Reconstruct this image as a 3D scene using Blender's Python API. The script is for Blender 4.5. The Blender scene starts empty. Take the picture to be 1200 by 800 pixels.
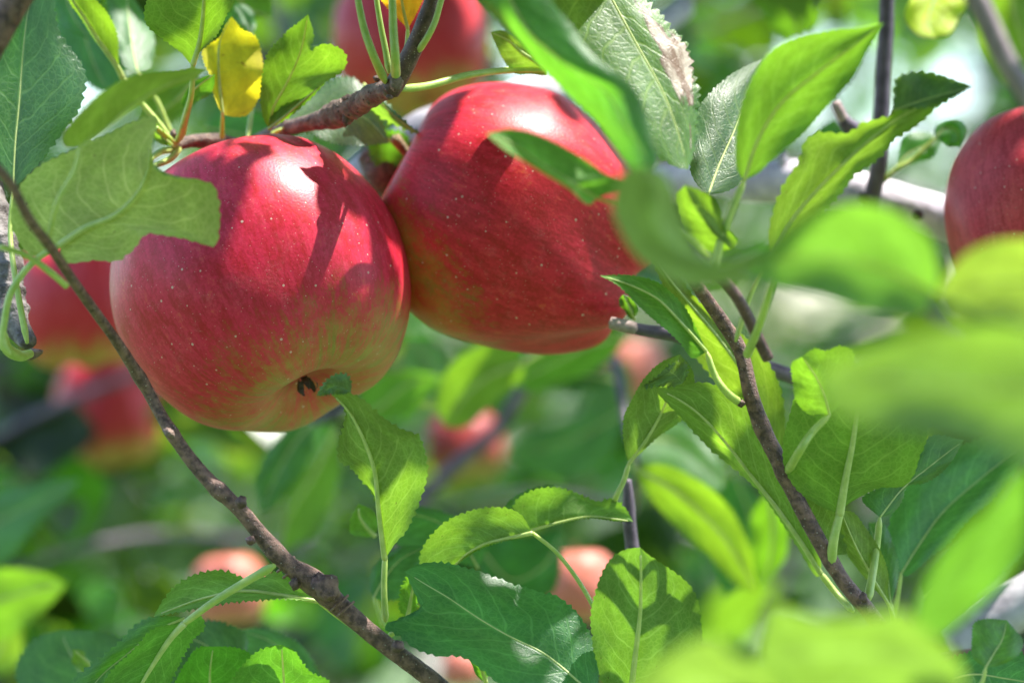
import bpy, math, random
import numpy as np
from mathutils import Vector, Matrix, Euler

random.seed(7)
RNG = np.random.default_rng(11)
S = bpy.context.scene
COL = S.collection

# ------------------------------------------------------------------ camera
D0, ZC = 0.80, 1.50            # metres to the plane in focus, camera height
cd = bpy.data.cameras.new('camera')
cam = bpy.data.objects.new('camera', cd)
COL.objects.link(cam)
cam.location = (0, 0, ZC)
cam.rotation_euler = (math.radians(90), 0, 0)
cd.lens, cd.sensor_width = 100, 36
cd.clip_start, cd.clip_end = 0.02, 3000
cd.dof.use_dof = True
cd.dof.focus_distance = D0 + 0.004
cd.dof.aperture_fstop = 6.2
cd.dof.aperture_blades = 0
S.camera = cam

# ------------------------------------------------------------------ sky, sun, exposure
SUN = Vector((0.36, 0.07, 0.93)).normalized()      # towards the sun
w = bpy.data.worlds.new('World')
S.world = w
w.use_nodes = True
nt = w.node_tree
bg = nt.nodes['Background']
sky = nt.nodes.new('ShaderNodeTexSky')
sky.sky_type = 'NISHITA'
sky.sun_disc = False
sky.sun_elevation = math.asin(SUN.z)
sky.sun_rotation = math.atan2(SUN.x, SUN.y)
nt.links.new(sky.outputs[0], bg.inputs[0])
bg.inputs[1].default_value = 0.15
sl = bpy.data.lights.new('sun', 'SUN')
sl.energy = 4.0
sl.angle = math.radians(0.53)
sl.color = (1.0, 0.95, 0.87)
so = bpy.data.objects.new('sun', sl)
so.rotation_euler = SUN.to_track_quat('Z', 'Y').to_euler()
so.location = (0, 0, 6)
COL.objects.link(so)
S.view_settings.view_transform = 'Standard'
S.view_settings.look = 'None'
S.view_settings.exposure = 1.85
S.view_settings.gamma = 1
S.cycles.use_denoising = True
S.cycles.max_bounces = 10
S.cycles.transmission_bounces = 8
S.cycles.diffuse_bounces = 5
S.cycles.glossy_bounces = 3
S.cycles.sample_clamp_indirect = 8

# ------------------------------------------------------------------ geometry helpers
def at(x, y, dz=0.0):
    """photo pixel (1200 wide) at dz centimetres behind the focus plane -> world point"""
    D = D0 + dz / 100.0
    return Vector(((x - 600) * 0.0003 * D, D, ZC - (y - 400) * 0.0003 * D))

def P(s, z=0.0):
    out = []
    for t in s.split():
        v = [float(a) for a in t.split(',')]
        out.append((v[0], v[1], (v[2] if len(v) > 2 else 0.0) + z))
    return np.array(out)

def spline(pts, n, us=None):
    """Catmull-Rom through pts, n samples even in chord length"""
    p = np.asarray(pts, float)
    if len(p) == 1:
        return np.repeat(p, n, 0)
    d = np.linalg.norm(np.diff(p[:, :2] if p.shape[1] > 2 and abs(p[:, :2]).max() > 5 else p, axis=0), axis=1)
    d = np.maximum(d, 1e-6) ** 0.5
    t = np.concatenate([[0], np.cumsum(d)])
    q = np.vstack([2 * p[0] - p[1], p, 2 * p[-1] - p[-2]])
    tt = np.concatenate([[t[0] - d[0]], t, [t[-1] + d[-1]]])
    fine = []
    for i in range(len(p) - 1):
        P0, P1, P2, P3 = q[i:i + 4]
        t0, t1, t2, t3 = tt[i:i + 4]
        T = np.linspace(t1, t2, 24, endpoint=(i == len(p) - 2))[:, None]
        A1 = (t1 - T) / (t1 - t0) * P0 + (T - t0) / (t1 - t0) * P1
        A2 = (t2 - T) / (t2 - t1) * P1 + (T - t1) / (t2 - t1) * P2
        A3 = (t3 - T) / (t3 - t2) * P2 + (T - t2) / (t3 - t2) * P3
        B1 = (t2 - T) / (t2 - t0) * A1 + (T - t0) / (t2 - t0) * A2
        B2 = (t3 - T) / (t3 - t1) * A2 + (T - t1) / (t3 - t1) * A3
        fine.append((t2 - T) / (t2 - t1) * B1 + (T - t1) / (t2 - t1) * B2)
    f = np.vstack(fine)
    s = np.concatenate([[0], np.cumsum(np.linalg.norm(np.diff(f, axis=0), axis=1))])
    s /= s[-1]
    u = np.linspace(0, 1, n) if us is None else us
    return np.stack([np.interp(u, s, f[:, k]) for k in range(p.shape[1])], 1)

def W(a):
    """pixel/dz rows -> world rows"""
    D = D0 + a[:, 2] / 100.0
    return np.stack([(a[:, 0] - 600) * 0.0003 * D, D, ZC - (a[:, 1] - 400) * 0.0003 * D], 1)

BASE = {}
def mesh_data(name, V, F, mat, uv=None, smooth=True):
    me = bpy.data.meshes.new(name)
    V = np.asarray(V, np.float32)
    me.from_pydata(V.tolist(), [], [list(map(int, f)) for f in F])
    if uv is not None:
        l = me.uv_layers.new(name='UVMap')
        idx = np.zeros(len(me.loops), np.int32)
        me.loops.foreach_get('vertex_index', idx)
        l.data.foreach_set('uv', np.asarray(uv, np.float32)[idx].ravel())
    if smooth:
        me.polygons.foreach_set('use_smooth', [True] * len(me.polygons))
    if mat:
        me.materials.append(mat)
    me.update()
    return me

def mk(name, V, F, mat, parent=None, origin=None, uv=None, tint=None, smooth=True):
    """link ONE mesh object; V are world points, origin the object's own base point"""
    V = np.asarray(V, float)
    o3 = np.array(origin if origin is not None else V[0], float)
    me = mesh_data(name, V - o3, F, mat, uv, smooth)
    o = bpy.data.objects.new(name, me)
    COL.objects.link(o)
    BASE[o.name] = o3
    if parent is not None:
        o.parent = parent
        o.location = Vector(o3 - BASE[parent.name])
    else:
        o.location = Vector(o3)
    if tint is not None:
        o.color = (*tint, 1)
    return o

def tag(o, label=None, cat=None, group=None, kind=None):
    for k, v in (('label', label), ('category', cat), ('group', group), ('kind', kind)):
        if v:
            o[k] = v
    return o

def thing(name, label, cat, base, group=None):
    o = bpy.data.objects.new(name, None)
    o.empty_display_size = 0.01
    COL.objects.link(o)
    o.location = Vector(base)
    BASE[o.name] = np.array(base, float)
    return tag(o, label, cat, group)

def tube_geo(C, R, n=10, rough=0.0, seed=0, caps=True):
    """swept tube through world points C with radii R (metres)"""
    C = np.asarray(C, float); R = np.asarray(R, float)
    T = np.gradient(C, axis=0)
    T /= np.linalg.norm(T, axis=1)[:, None] + 1e-12
    a = np.array([0, 1, 0.0]) if abs(T[0][1]) < 0.9 else np.array([1.0, 0, 0])
    N = np.cross(T[0], a); N /= np.linalg.norm(N)
    V = []
    rg = np.random.default_rng(seed)
    ph = rg.uniform(0, 6.28, 8)
    for i in range(len(C)):
        N = N - T[i] * np.dot(N, T[i]); N /= np.linalg.norm(N) + 1e-12
        B = np.cross(T[i], N)
        th = np.linspace(0, 2 * math.pi, n, endpoint=False)
        r = R[i] * (1 + rough * (0.5 * np.sin(2 * th + ph[0] + i * 0.31) + 0.4 * np.sin(3 * th + ph[1] - i * 0.53)
                                 + 0.35 * rg.standard_normal(n)))
        V.append(C[i] + r[:, None] * (np.cos(th)[:, None] * N + np.sin(th)[:, None] * B))
    V = np.vstack(V)
    F = []
    for i in range(len(C) - 1):
        for j in range(n):
            k = (j + 1) % n
            F.append((i * n + j, i * n + k, (i + 1) * n + k, (i + 1) * n + j))
    if caps:
        m = len(V)
        V = np.vstack([V, C[0] - T[0] * R[0] * 0.3, C[-1] + T[-1] * R[-1] * 0.5])
        e = (len(C) - 1) * n
        for j in range(n):
            k = (j + 1) % n
            F.append((k, j, m)); F.append((e + j, e + k, m + 1))
    return V, F

def px(r, dz):          # pixels -> metres at that depth
    return r * 0.0003 * (D0 + dz / 100.0)

def tube(name, pts, radii, mat, parent, n=10, rough=0.0, samples=None, knots=(), seed=0, tint=None, origin=None):
    p = np.asarray(pts, float)
    ns = samples or max(8, int(len(p) * 8))
    c = spline(p, ns)
    rr = np.interp(np.linspace(0, 1, ns), np.linspace(0, 1, len(radii)), radii)
    u = np.linspace(0, 1, ns)
    for ku, ka, kw in knots:
        rr = rr * (1 + ka * np.exp(-((u - ku) / kw) ** 2))
    C = W(c)
    R = rr * 0.0003 * (D0 + c[:, 2] / 100)
    V, F = tube_geo(C, R, n, rough, seed)
    return mk(name, V, F, mat, parent, origin=C[0] if origin is None else origin, tint=tint)

def blob(name, x, y, z, rx, ry, mat, parent, seed=0, rough=0.12, rot=0.0, label=None):
    """small lumpy ellipsoid: buds, spur knobs, scars (pixel radii)"""
    rg = np.random.default_rng(seed)
    V, F = [], []
    nu, nv = 9, 12
    ph = rg.uniform(0, 6.28, 6)
    for i in range(nu + 1):
        th = math.pi * i / nu
        for j in range(nv):
            a = 2 * math.pi * j / nv
            k = 1 + rough * (math.sin(3 * a + ph[0] + 2 * th) + 0.7 * math.sin(5 * th + ph[1] + a) + rg.normal() * 0.35)
            lx, ly, lz = rx * k * math.sin(th) * math.cos(a), ry * k * math.cos(th), rx * k * math.sin(th) * math.sin(a)
            X = lx * math.cos(rot) - ly * math.sin(rot); Y = lx * math.sin(rot) + ly * math.cos(rot)
            p = at(x + X, y + Y, z); p.y += px(lz, z)
            V.append(p)
    for i in range(nu):
        for j in range(nv):
            k = (j + 1) % nv
            F.append((i * nv + j, (i + 1) * nv + j, (i + 1) * nv + k, i * nv + k))
    o = mk(name, V, F, mat, parent, origin=at(x, y, z))
    if label: o['label'] = label
    return o

# ------------------------------------------------------------------ materials
def nodes(name):
    m = bpy.data.materials.new(name)
    m.use_nodes = True
    t = m.node_tree
    for n in list(t.nodes):
        t.nodes.remove(n)
    out = t.nodes.new('ShaderNodeOutputMaterial')
    def N(kind, **kw):
        n = t.nodes.new(kind)
        for k, v in kw.items():
            if k.startswith('i_'):
                key = k[2:].replace('_', ' ')
                n.inputs[int(key) if key.isdigit() else key].default_value = v
            else:
                setattr(n, k, v)
        return n
    def L(a, b):
        t.links.new(a, b)
    def M(op, a, b=None, c=None, clamp=False):
        n = t.nodes.new('ShaderNodeMath'); n.operation = op; n.use_clamp = clamp
        for i, v in enumerate((a, b, c)):
            if v is None: continue
            if isinstance(v, (int, float)): n.inputs[i].default_value = v
            else: L(v, n.inputs[i])
        return n.outputs[0]
    def MIX(f, a, b, blend='MIX'):
        n = t.nodes.new('ShaderNodeMix'); n.data_type = 'RGBA'; n.blend_type = blend
        for i, v in ((0, f), (6, a), (7, b)):
            if isinstance(v, (int, float)): n.inputs[i].default_value = v
            elif isinstance(v, tuple): n.inputs[i].default_value = (*v, 1)[:4]
            else: L(v, n.inputs[i])
        return n.outputs[2]
    def STEP(x, lo, hi, a=0.0, b=1.0):
        n = t.nodes.new('ShaderNodeMapRange'); n.interpolation_type = 'SMOOTHSTEP'
        n.inputs[1].default_value = lo; n.inputs[2].default_value = hi
        n.inputs[3].default_value = a; n.inputs[4].default_value = b
        L(x, n.inputs[0])
        return n.outputs[0]
    return m, t, out, N, L, M, MIX, STEP

def leaf_material(name, upper=(0.022, 0.080, 0.044), under=(0.110, 0.215, 0.058), trans=(0.20, 0.43, 0.014),
                  vein=(0.30, 0.40, 0.13), island=False, detail=True, tfac=0.44, rough=0.40, blotch=None, damage=False, spec=0.55, vary=(.75, .5)):
    m, t, out, N, L, M, MIX, STEP = nodes(name)
    uv = N('ShaderNodeUVMap', uv_map='UVMap')
    sep = N('ShaderNodeSeparateXYZ'); L(uv.outputs[0], sep.inputs[0])
    u, v = sep.outputs[0], sep.outputs[1]
    sv = M('SUBTRACT', M('MULTIPLY', v, 2), 1)
    s = M('ABSOLUTE', sv)
    geo = N('ShaderNodeNewGeometry')
    info = N('ShaderNodeObjectInfo')
    rnd = geo.outputs['Random Per Island'] if island else info.outputs['Random']
    mid = STEP(s, 0.012, 0.05, 1, 0)
    if detail:
        nz = N('ShaderNodeTexNoise', i_Scale=5.0, i_Detail=2.0); L(uv.outputs[0], nz.inputs[0])
        jit = M('MULTIPLY', M('SUBTRACT', nz.outputs[0], 0.5), 0.10)
        ph = M('MULTIPLY', M('SIGN', sv), 0.22)
        cur = M('ADD', M('MULTIPLY', s, 2.0), M('MULTIPLY', M('MULTIPLY', s, s), 0.7))
        lat = M('SUBTRACT', M('ADD', M('MULTIPLY', M('ADD', u, jit), 8.0), ph), cur)
        fr = M('ABSOLUTE', M('SUBTRACT', M('FRACT', lat), 0.5))
        latv = M('MULTIPLY', STEP(fr, 0.02, 0.085, 1, 0), STEP(s, 0.55, 1.0, 1, 0.25))
        vmap = N('ShaderNodeMapping'); vmap.inputs['Scale'].default_value = (34, 22, 1); L(uv.outputs[0], vmap.inputs[0])
        net = N('ShaderNodeTexVoronoi', feature='DISTANCE_TO_EDGE', i_Scale=1.0); L(vmap.outputs[0], net.inputs[0])
        netv = STEP(net.outputs[0], 0.02, 0.14, 1, 0)
        vmap2 = N('ShaderNodeMapping'); vmap2.inputs['Scale'].default_value = (95, 60, 1); L(uv.outputs[0], vmap2.inputs[0])
        net2 = N('ShaderNodeTexVoronoi', feature='DISTANCE_TO_EDGE', i_Scale=1.0); L(vmap2.outputs[0], net2.inputs[0])
        net2v = STEP(net2.outputs[0], 0.02, 0.22, 1, 0)
        major = M('MAXIMUM', mid, M('MULTIPLY', latv, 0.75))
        veins = M('MAXIMUM', major, M('MAXIMUM', M('MULTIPLY', netv, 0.42), M('MULTIPLY', net2v, 0.18)))
    else:
        major = mid
        veins = mid
    # mottling
    n2 = N('ShaderNodeTexNoise', i_Scale=3.5, i_Detail=5.0, i_Roughness=0.6); L(uv.outputs[0], n2.inputs[0])
    mot = STEP(n2.outputs[0], 0.3, 0.7, 0.78, 1.22)
    tin = info.outputs['Color']
    rv = M('ADD', M('MULTIPLY', rnd, vary[1]), vary[0])
    def shade(col):
        a = MIX(1.0, col, tin, 'MULTIPLY')
        cmb = N('ShaderNodeCombineXYZ')
        k = M('MULTIPLY', mot, rv)
        L(k, cmb.inputs[0]); L(mot, cmb.inputs[1]); L(M('MULTIPLY', mot, rv), cmb.inputs[2])
        return MIX(1.0, a, cmb.outputs[0], 'MULTIPLY')
    up = shade(MIX(M('MULTIPLY', veins, 0.45), upper, vein))
    un = shade(MIX(M('MULTIPLY', veins, 0.85), under, vein))
    back = geo.outputs['Backfacing']
    col = MIX(back, up, un)
    tr = shade(MIX(M('MULTIPLY', veins, 0.8), trans, tuple(min(1, c * 1.25 + 0.04) for c in trans)))
    if blotch:
        bn = N('ShaderNodeTexNoise', i_Scale=blotch[1], i_Detail=4.0); L(uv.outputs[0], bn.inputs[0])
        bm = STEP(bn.outputs[0], blotch[2], blotch[2] + 0.1)
        col = MIX(bm, col, blotch[0]); tr = MIX(bm, tr, blotch[0])
    # brown specks
    sp = N('ShaderNodeTexVoronoi', i_Scale=9.0); L(uv.outputs[0], sp.inputs[0])
    spm = M('MULTIPLY', STEP(sp.outputs['Distance'], 0.03, 0.08, 1, 0), STEP(rnd, 0.35, 0.6))
    col = MIX(M('MULTIPLY', spm, 0.7), col, (0.06, 0.035, 0.015)); tr = MIX(M('MULTIPLY', spm, 0.8), tr, (0.05, 0.03, 0.01))
    rgh_extra = 0.0
    if damage:
        dn = N('ShaderNodeTexNoise', i_Scale=7.0, i_Detail=5.0); L(uv.outputs[0], dn.inputs[0])
        # sun-scorched strip near the right-hand margin beyond the middle
        du = M('ABSOLUTE', M('SUBTRACT', u, 0.55)); dv = M('ABSOLUTE', M('SUBTRACT', v, damage))
        dd = M('ADD', M('ADD', M('MULTIPLY', du, 2.2), M('MULTIPLY', dv, 3.2)), M('MULTIPLY', M('SUBTRACT', dn.outputs[0], 0.5), 1.6))
        dm = STEP(dd, 0.56, 0.70, 1, 0)
        dcol = MIX(STEP(dn.outputs[0], 0.42, 0.58), (0.60, 0.53, 0.44), (0.22, 0.14, 0.09))
        rim = M('MULTIPLY', STEP(dd, 0.50, 0.62), STEP(dd, 0.66, 0.74, 1, 0))
        dcol = MIX(rim, dcol, (0.10, 0.05, 0.03))
        col = MIX(dm, col, dcol); tr = MIX(dm, tr, (0.10, 0.06, 0.03))
    bs = N('ShaderNodeBsdfPrincipled')
    L(col, bs.inputs['Base Color'])
    rg = M('ADD', M('ADD', rough, M('MULTIPLY', back, 0.22)), M('MULTIPLY', M('SUBTRACT', n2.outputs[0], 0.5), 0.22))
    L(rg, bs.inputs['Roughness'])
    L(M('SUBTRACT', spec, M('MULTIPLY', back, spec * .5)), bs.inputs['Specular IOR Level'])
    if detail:
        bmp = N('ShaderNodeBump', i_Strength=0.30, i_Distance=0.0004)
        hgt = M('ADD', M('MULTIPLY', M('MAXIMUM', major, M('MULTIPLY', netv, 0.3)), -1.0), M('MULTIPLY', n2.outputs[0], 0.6))
        L(M('ADD', hgt, M('MULTIPLY', net2v, -0.12)), bmp.inputs['Height'])
        L(bmp.outputs[0], bs.inputs['Normal'])
    tl = N('ShaderNodeBsdfTranslucent'); L(tr, tl.inputs[0])
    mx = N('ShaderNodeMixShader'); mx.inputs[0].default_value = tfac
    L(bs.outputs[0], mx.inputs[1]); L(tl.outputs[0], mx.inputs[2])
    L(mx.outputs[0], out.inputs[0])
    return m

M_LEAF = leaf_material('leaf_green')
M_YELLOW = leaf_material('leaf_yellow', upper=(0.78, 0.55, 0.03), under=(0.80, 0.60, 0.06), trans=(0.90, 0.68, 0.015),
                         vein=(0.55, 0.38, 0.05), rough=0.5, blotch=((0.30, 0.14, 0.03), 6.0, 0.63))
M_SCORCH = leaf_material('leaf_scorched', damage=0.80, rough=0.40, spec=0.5)
M_OLIVE = leaf_material('leaf_olive', under=(0.20, 0.24, 0.10), trans=(0.27, 0.33, 0.04), blotch=((0.16, 0.085, 0.045), 2.4, 0.60))
M_LEAF_FAR = leaf_material('leaf_far', island=True, detail=False, rough=0.32, spec=0.25, vary=(.15, 1.0), under=(0.065, 0.125, 0.045), tfac=0.38, trans=(0.23, 0.36, 0.022), upper=(0.030, 0.082, 0.030))  # darker than the near leaves: background shade put into the colour
M_LEAF_REAR = leaf_material('leaf_rear', detail=False, rough=0.34, spec=0.32, vary=(.5, .7), under=(0.075, 0.140, 0.050), tfac=0.42, trans=(0.25, 0.42, 0.018), upper=(0.028, 0.082, 0.034))  # darkened underside colour stands in for shade behind the fruit

def plain(name, c1, c2, rough=0.5, scale=60, bump=0.3, spots=None, stretch=None, sss=0.0, dist=0.0006):
    m, t, out, N, L, M, MIX, STEP = nodes(name)
    tc = N('ShaderNodeTexCoord')
    vec = tc.outputs['Object']
    n1 = N('ShaderNodeTexNoise', i_Scale=float(scale), i_Detail=6.0, i_Roughness=0.65)
    L(vec, n1.inputs[0])
    n0 = N('ShaderNodeTexNoise', i_Scale=float(scale) * 5, i_Detail=4.0); L(vec, n0.inputs[0])
    f = STEP(n1.outputs[0], 0.33, 0.67)
    col = MIX(f, c1, c2)
    info = N('ShaderNodeObjectInfo')
    hgt = M('ADD', n1.outputs[0], M('MULTIPLY', n0.outputs[0], 0.5))
    if spots:
        vo = N('ShaderNodeTexVoronoi', i_Scale=float(spots[1]), i_Randomness=1.0); L(vec, vo.inputs[0])
        sm = STEP(vo.outputs['Distance'], spots[2] * 0.6, spots[2], 1, 0)
        col = MIX(sm, col, spots[0]); hgt = M('ADD', hgt, M('MULTIPLY', sm, 0.5))
    col = MIX(1.0, col, info.outputs['Color'], 'MULTIPLY')
    bs = N('ShaderNodeBsdfPrincipled')
    L(col, bs.inputs['Base Color']); bs.inputs['Roughness'].default_value = rough
    if sss:
        bs.inputs['Subsurface Weight'].default_value = sss
        bs.inputs['Subsurface Radius'].default_value = (0.004, 0.004, 0.001)
        bs.inputs['Subsurface Scale'].default_value = 1.0
    if bump:
        b = N('ShaderNodeBump', i_Strength=bump, i_Distance=dist); L(hgt, b.inputs['Height']); L(b.outputs[0], bs.inputs['Normal'])
    L(bs.outputs[0], out.inputs[0])
    return m

M_TWIG = plain('twig_bark', (0.052, 0.025, 0.018), (0.23, 0.130, 0.095), 0.5, 420, 0.9, ((0.36, 0.30, 0.26), 620, 0.17), dist=0.0010)
M_TWIG_RED = plain('young_twig_bark', (0.050, 0.022, 0.020), (0.14, 0.075, 0.060), 0.5, 420, 0.5, ((0.30, 0.22, 0.19), 900, 0.2))
M_SPUR = plain('spur_bark', (0.085, 0.050, 0.040), (0.24, 0.165, 0.13), 0.6, 320, 1.0, ((0.05, 0.03, 0.025), 420, 0.2), dist=0.0012)
M_ROUGH = plain('old_bark', (0.050, 0.040, 0.038), (0.25, 0.225, 0.22), 0.8, 170, 1.0, None, dist=0.0016)
M_LIMB = plain('grey_limb_bark', (0.25, 0.225, 0.26), (0.46, 0.43, 0.46), 0.65, 90, 0.5, ((0.10, 0.08, 0.085), 150, 0.16), dist=0.001)
M_VIOLET = plain('violet_twig_bark', (0.060, 0.040, 0.060), (0.14, 0.105, 0.14), 0.5, 160, 0.4)
M_PET = plain('petiole_green', (0.26, 0.38, 0.07), (0.38, 0.47, 0.13), 0.45, 200, 0.15, sss=0.25)
M_RIB = plain('midrib_pale', (0.30, 0.40, 0.11), (0.42, 0.50, 0.18), 0.5, 300, 0.1, sss=0.2)
M_BUD = plain('bud_brown', (0.05, 0.028, 0.022), (0.17, 0.10, 0.075), 0.6, 700, 0.7)
M_CUT = plain('cut_wood', (0.26, 0.18, 0.17), (0.44, 0.33, 0.30), 0.7, 300, 0.4)
M_STEM = plain('apple_stalk_brown', (0.14, 0.085, 0.04), (0.30, 0.21, 0.10), 0.6, 12, 0.4, dist=0.02)
M_SEPAL = plain('sepal_dry', (0.03, 0.022, 0.016), (0.09, 0.07, 0.045), 0.8, 30, 0.4, dist=0.01)
M_GRASS = plain('orchard_grass', (0.035, 0.075, 0.018), (0.085, 0.13, 0.035), 0.85, 3, 0.5, dist=0.05)
M_TRUNK = plain('trunk_bark', (0.10, 0.085, 0.075), (0.26, 0.23, 0.21), 0.85, 30, 0.9, dist=0.01)

def apple_material(name, red=(0.62, 0.014, 0.068), dark=(0.42, 0.005, 0.020), pale=(0.38, 0.30, 0.065), green=(0.21, 0.235, 0.045),
                   line=-0.55, side=(0, 0, 0), soft=0.5, speck=1.0):
    """blush streaked along the meridians; 'line' = height at which the red gives way to green; 'side' = pale side"""
    m, t, out, N, L, M, MIX, STEP = nodes(name)
    tc = N('ShaderNodeTexCoord')
    sep = N('ShaderNodeSeparateXYZ'); L(tc.outputs['Object'], sep.inputs[0])
    x, y, z = sep.outputs
    rad = M('MAXIMUM', M('SQRT', M('ADD', M('MULTIPLY', x, x), M('MULTIPLY', y, y))), 0.02)
    c = N('ShaderNodeCombineXYZ'); L(M('DIVIDE', x, rad), c.inputs[0]); L(M('DIVIDE', y, rad), c.inputs[1]); L(M('MULTIPLY', z, 0.35), c.inputs[2])
    st = N('ShaderNodeTexNoise', i_Scale=14.0, i_Detail=6.0, i_Roughness=0.72, i_Distortion=0.25); L(c.outputs[0], st.inputs[0])
    c2 = N('ShaderNodeCombineXYZ'); L(M('DIVIDE', x, rad), c2.inputs[0]); L(M('DIVIDE', y, rad), c2.inputs[1]); L(M('MULTIPLY', z, 1.1), c2.inputs[2])
    st2 = N('ShaderNodeTexNoise', i_Scale=38.0, i_Detail=5.0, i_Roughness=0.7); L(c2.outputs[0], st2.inputs[0])
    big = N('ShaderNodeTexNoise', i_Scale=2.2, i_Detail=4.0, i_Roughness=0.6); L(tc.outputs['Object'], big.inputs[0])
    mid_ = N('ShaderNodeTexNoise', i_Scale=6.5, i_Detail=9.0, i_Roughness=0.75, i_Distortion=0.4); L(tc.outputs['Object'], mid_.inputs[0])
    streak = M('ADD', M('MULTIPLY', M('SUBTRACT', st.outputs[0], 0.5), 1.0), M('MULTIPLY', M('SUBTRACT', st2.outputs[0], 0.5), 0.6))
    sd = M('ADD', M('ADD', M('MULTIPLY', x, side[0]), M('MULTIPLY', y, side[1])), M('MULTIPLY', z, side[2]))
    h = M('ADD', M('SUBTRACT', M('SUBTRACT', z, line), sd), M('ADD', M('MULTIPLY', streak, 0.80), M('ADD', M('MULTIPLY', M('SUBTRACT', big.outputs[0], 0.5), 0.55), M('MULTIPLY', M('SUBTRACT', mid_.outputs[0], 0.5), 0.75))))
    blush = STEP(h, -soft * 0.3, soft * 0.4)
    base = MIX(STEP(big.outputs[0], 0.35, 0.65), green, pale)
    base = MIX(STEP(streak, -0.2, 0.25), base, tuple(a * 1.15 for a in pale))
    redc = MIX(STEP(streak, -0.18, 0.16), dark, red)
    redc = MIX(M('MULTIPLY', STEP(M('ADD', streak, M('MULTIPLY', M('SUBTRACT', mid_.outputs[0], 0.5), 0.9)), 0.08, 0.40), 0.6), redc, (0.56, 0.13, 0.035))
    col = MIX(M('MULTIPLY', blush, 0.97), base, redc)
    # lenticels and dust
    vo = N('ShaderNodeTexVoronoi', i_Scale=17.0); L(tc.outputs['Object'], vo.inputs[0])
    pick = N('ShaderNodeSeparateXYZ'); L(vo.outputs['Color'], pick.inputs[0])
    sm = M('MULTIPLY', M('LESS_THAN', vo.outputs['Distance'], M('MULTIPLY', pick.outputs[1], 0.17)), STEP(pick.outputs[0], 0.45, 0.6))
    vo2 = N('ShaderNodeTexVoronoi', i_Scale=40.0); L(tc.outputs['Object'], vo2.inputs[0])
    p2 = N('ShaderNodeSeparateXYZ'); L(vo2.outputs['Color'], p2.inputs[0])
    sm2 = M('MULTIPLY', STEP(vo2.outputs['Distance'], 0.08, 0.16, 1, 0), STEP(p2.outputs[0], 0.45, 0.6))
    dots = M('MAXIMUM', M('MULTIPLY', sm, 0.75 * speck), M('MULTIPLY', sm2, 0.55 * speck), clamp=True)
    col = MIX(dots, col, (0.62, 0.46, 0.38))
    # waxy bloom
    wx = N('ShaderNodeTexNoise', i_Scale=7.0, i_Detail=6.0, i_Roughness=0.7); L(tc.outputs['Object'], wx.inputs[0])
    col = MIX(M('MULTIPLY', STEP(wx.outputs[0], 0.45, 0.75), 0.03), col, (0.55, 0.36, 0.42))
    # scuffs: thin pale scratches and rubbed patches
    sc1 = N('ShaderNodeTexNoise', i_Scale=9.0, i_Detail=7.0, i_Roughness=0.75, i_Distortion=1.2); L(tc.outputs['Object'], sc1.inputs[0])
    line_ = M('MULTIPLY', STEP(M('ABSOLUTE', M('SUBTRACT', sc1.outputs[0], 0.5)), 0.0, 0.006, 1, 0), STEP(wx.outputs[0], 0.54, 0.62))
    col = MIX(M('MULTIPLY', line_, 0.35), col, (0.60, 0.42, 0.36))
    bs = N('ShaderNodeBsdfPrincipled')
    L(col, bs.inputs['Base Color'])
    L(M('ADD', 0.29, M('MULTIPLY', wx.outputs[0], 0.24)), bs.inputs['Roughness'])
    bs.inputs['Specular IOR Level'].default_value = 0.30
    bs.inputs['Coat Weight'].default_value = 0.0
    bs.inputs['Coat Roughness'].default_value = 0.22
    bs.inputs['Subsurface Weight'].default_value = 0.06
    bs.inputs['Subsurface Radius'].default_value = (0.10, 0.03, 0.012)
    bs.inputs['Subsurface Scale'].default_value = 0.04
    fine = N('ShaderNodeTexNoise', i_Scale=60.0, i_Detail=3.0); L(tc.outputs['Object'], fine.inputs[0])
    b = N('ShaderNodeBump', i_Strength=0.05, i_Distance=0.02)
    L(M('ADD', M('ADD', M('MULTIPLY', fine.outputs[0], 0.5), M('MULTIPLY', dots, 0.5)), M('MULTIPLY', big.outputs[0], 1.5)), b.inputs['Height'])
    L(b.outputs[0], bs.inputs['Normal'])
    L(bs.outputs[0], out.inputs[0])
    return m

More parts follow.
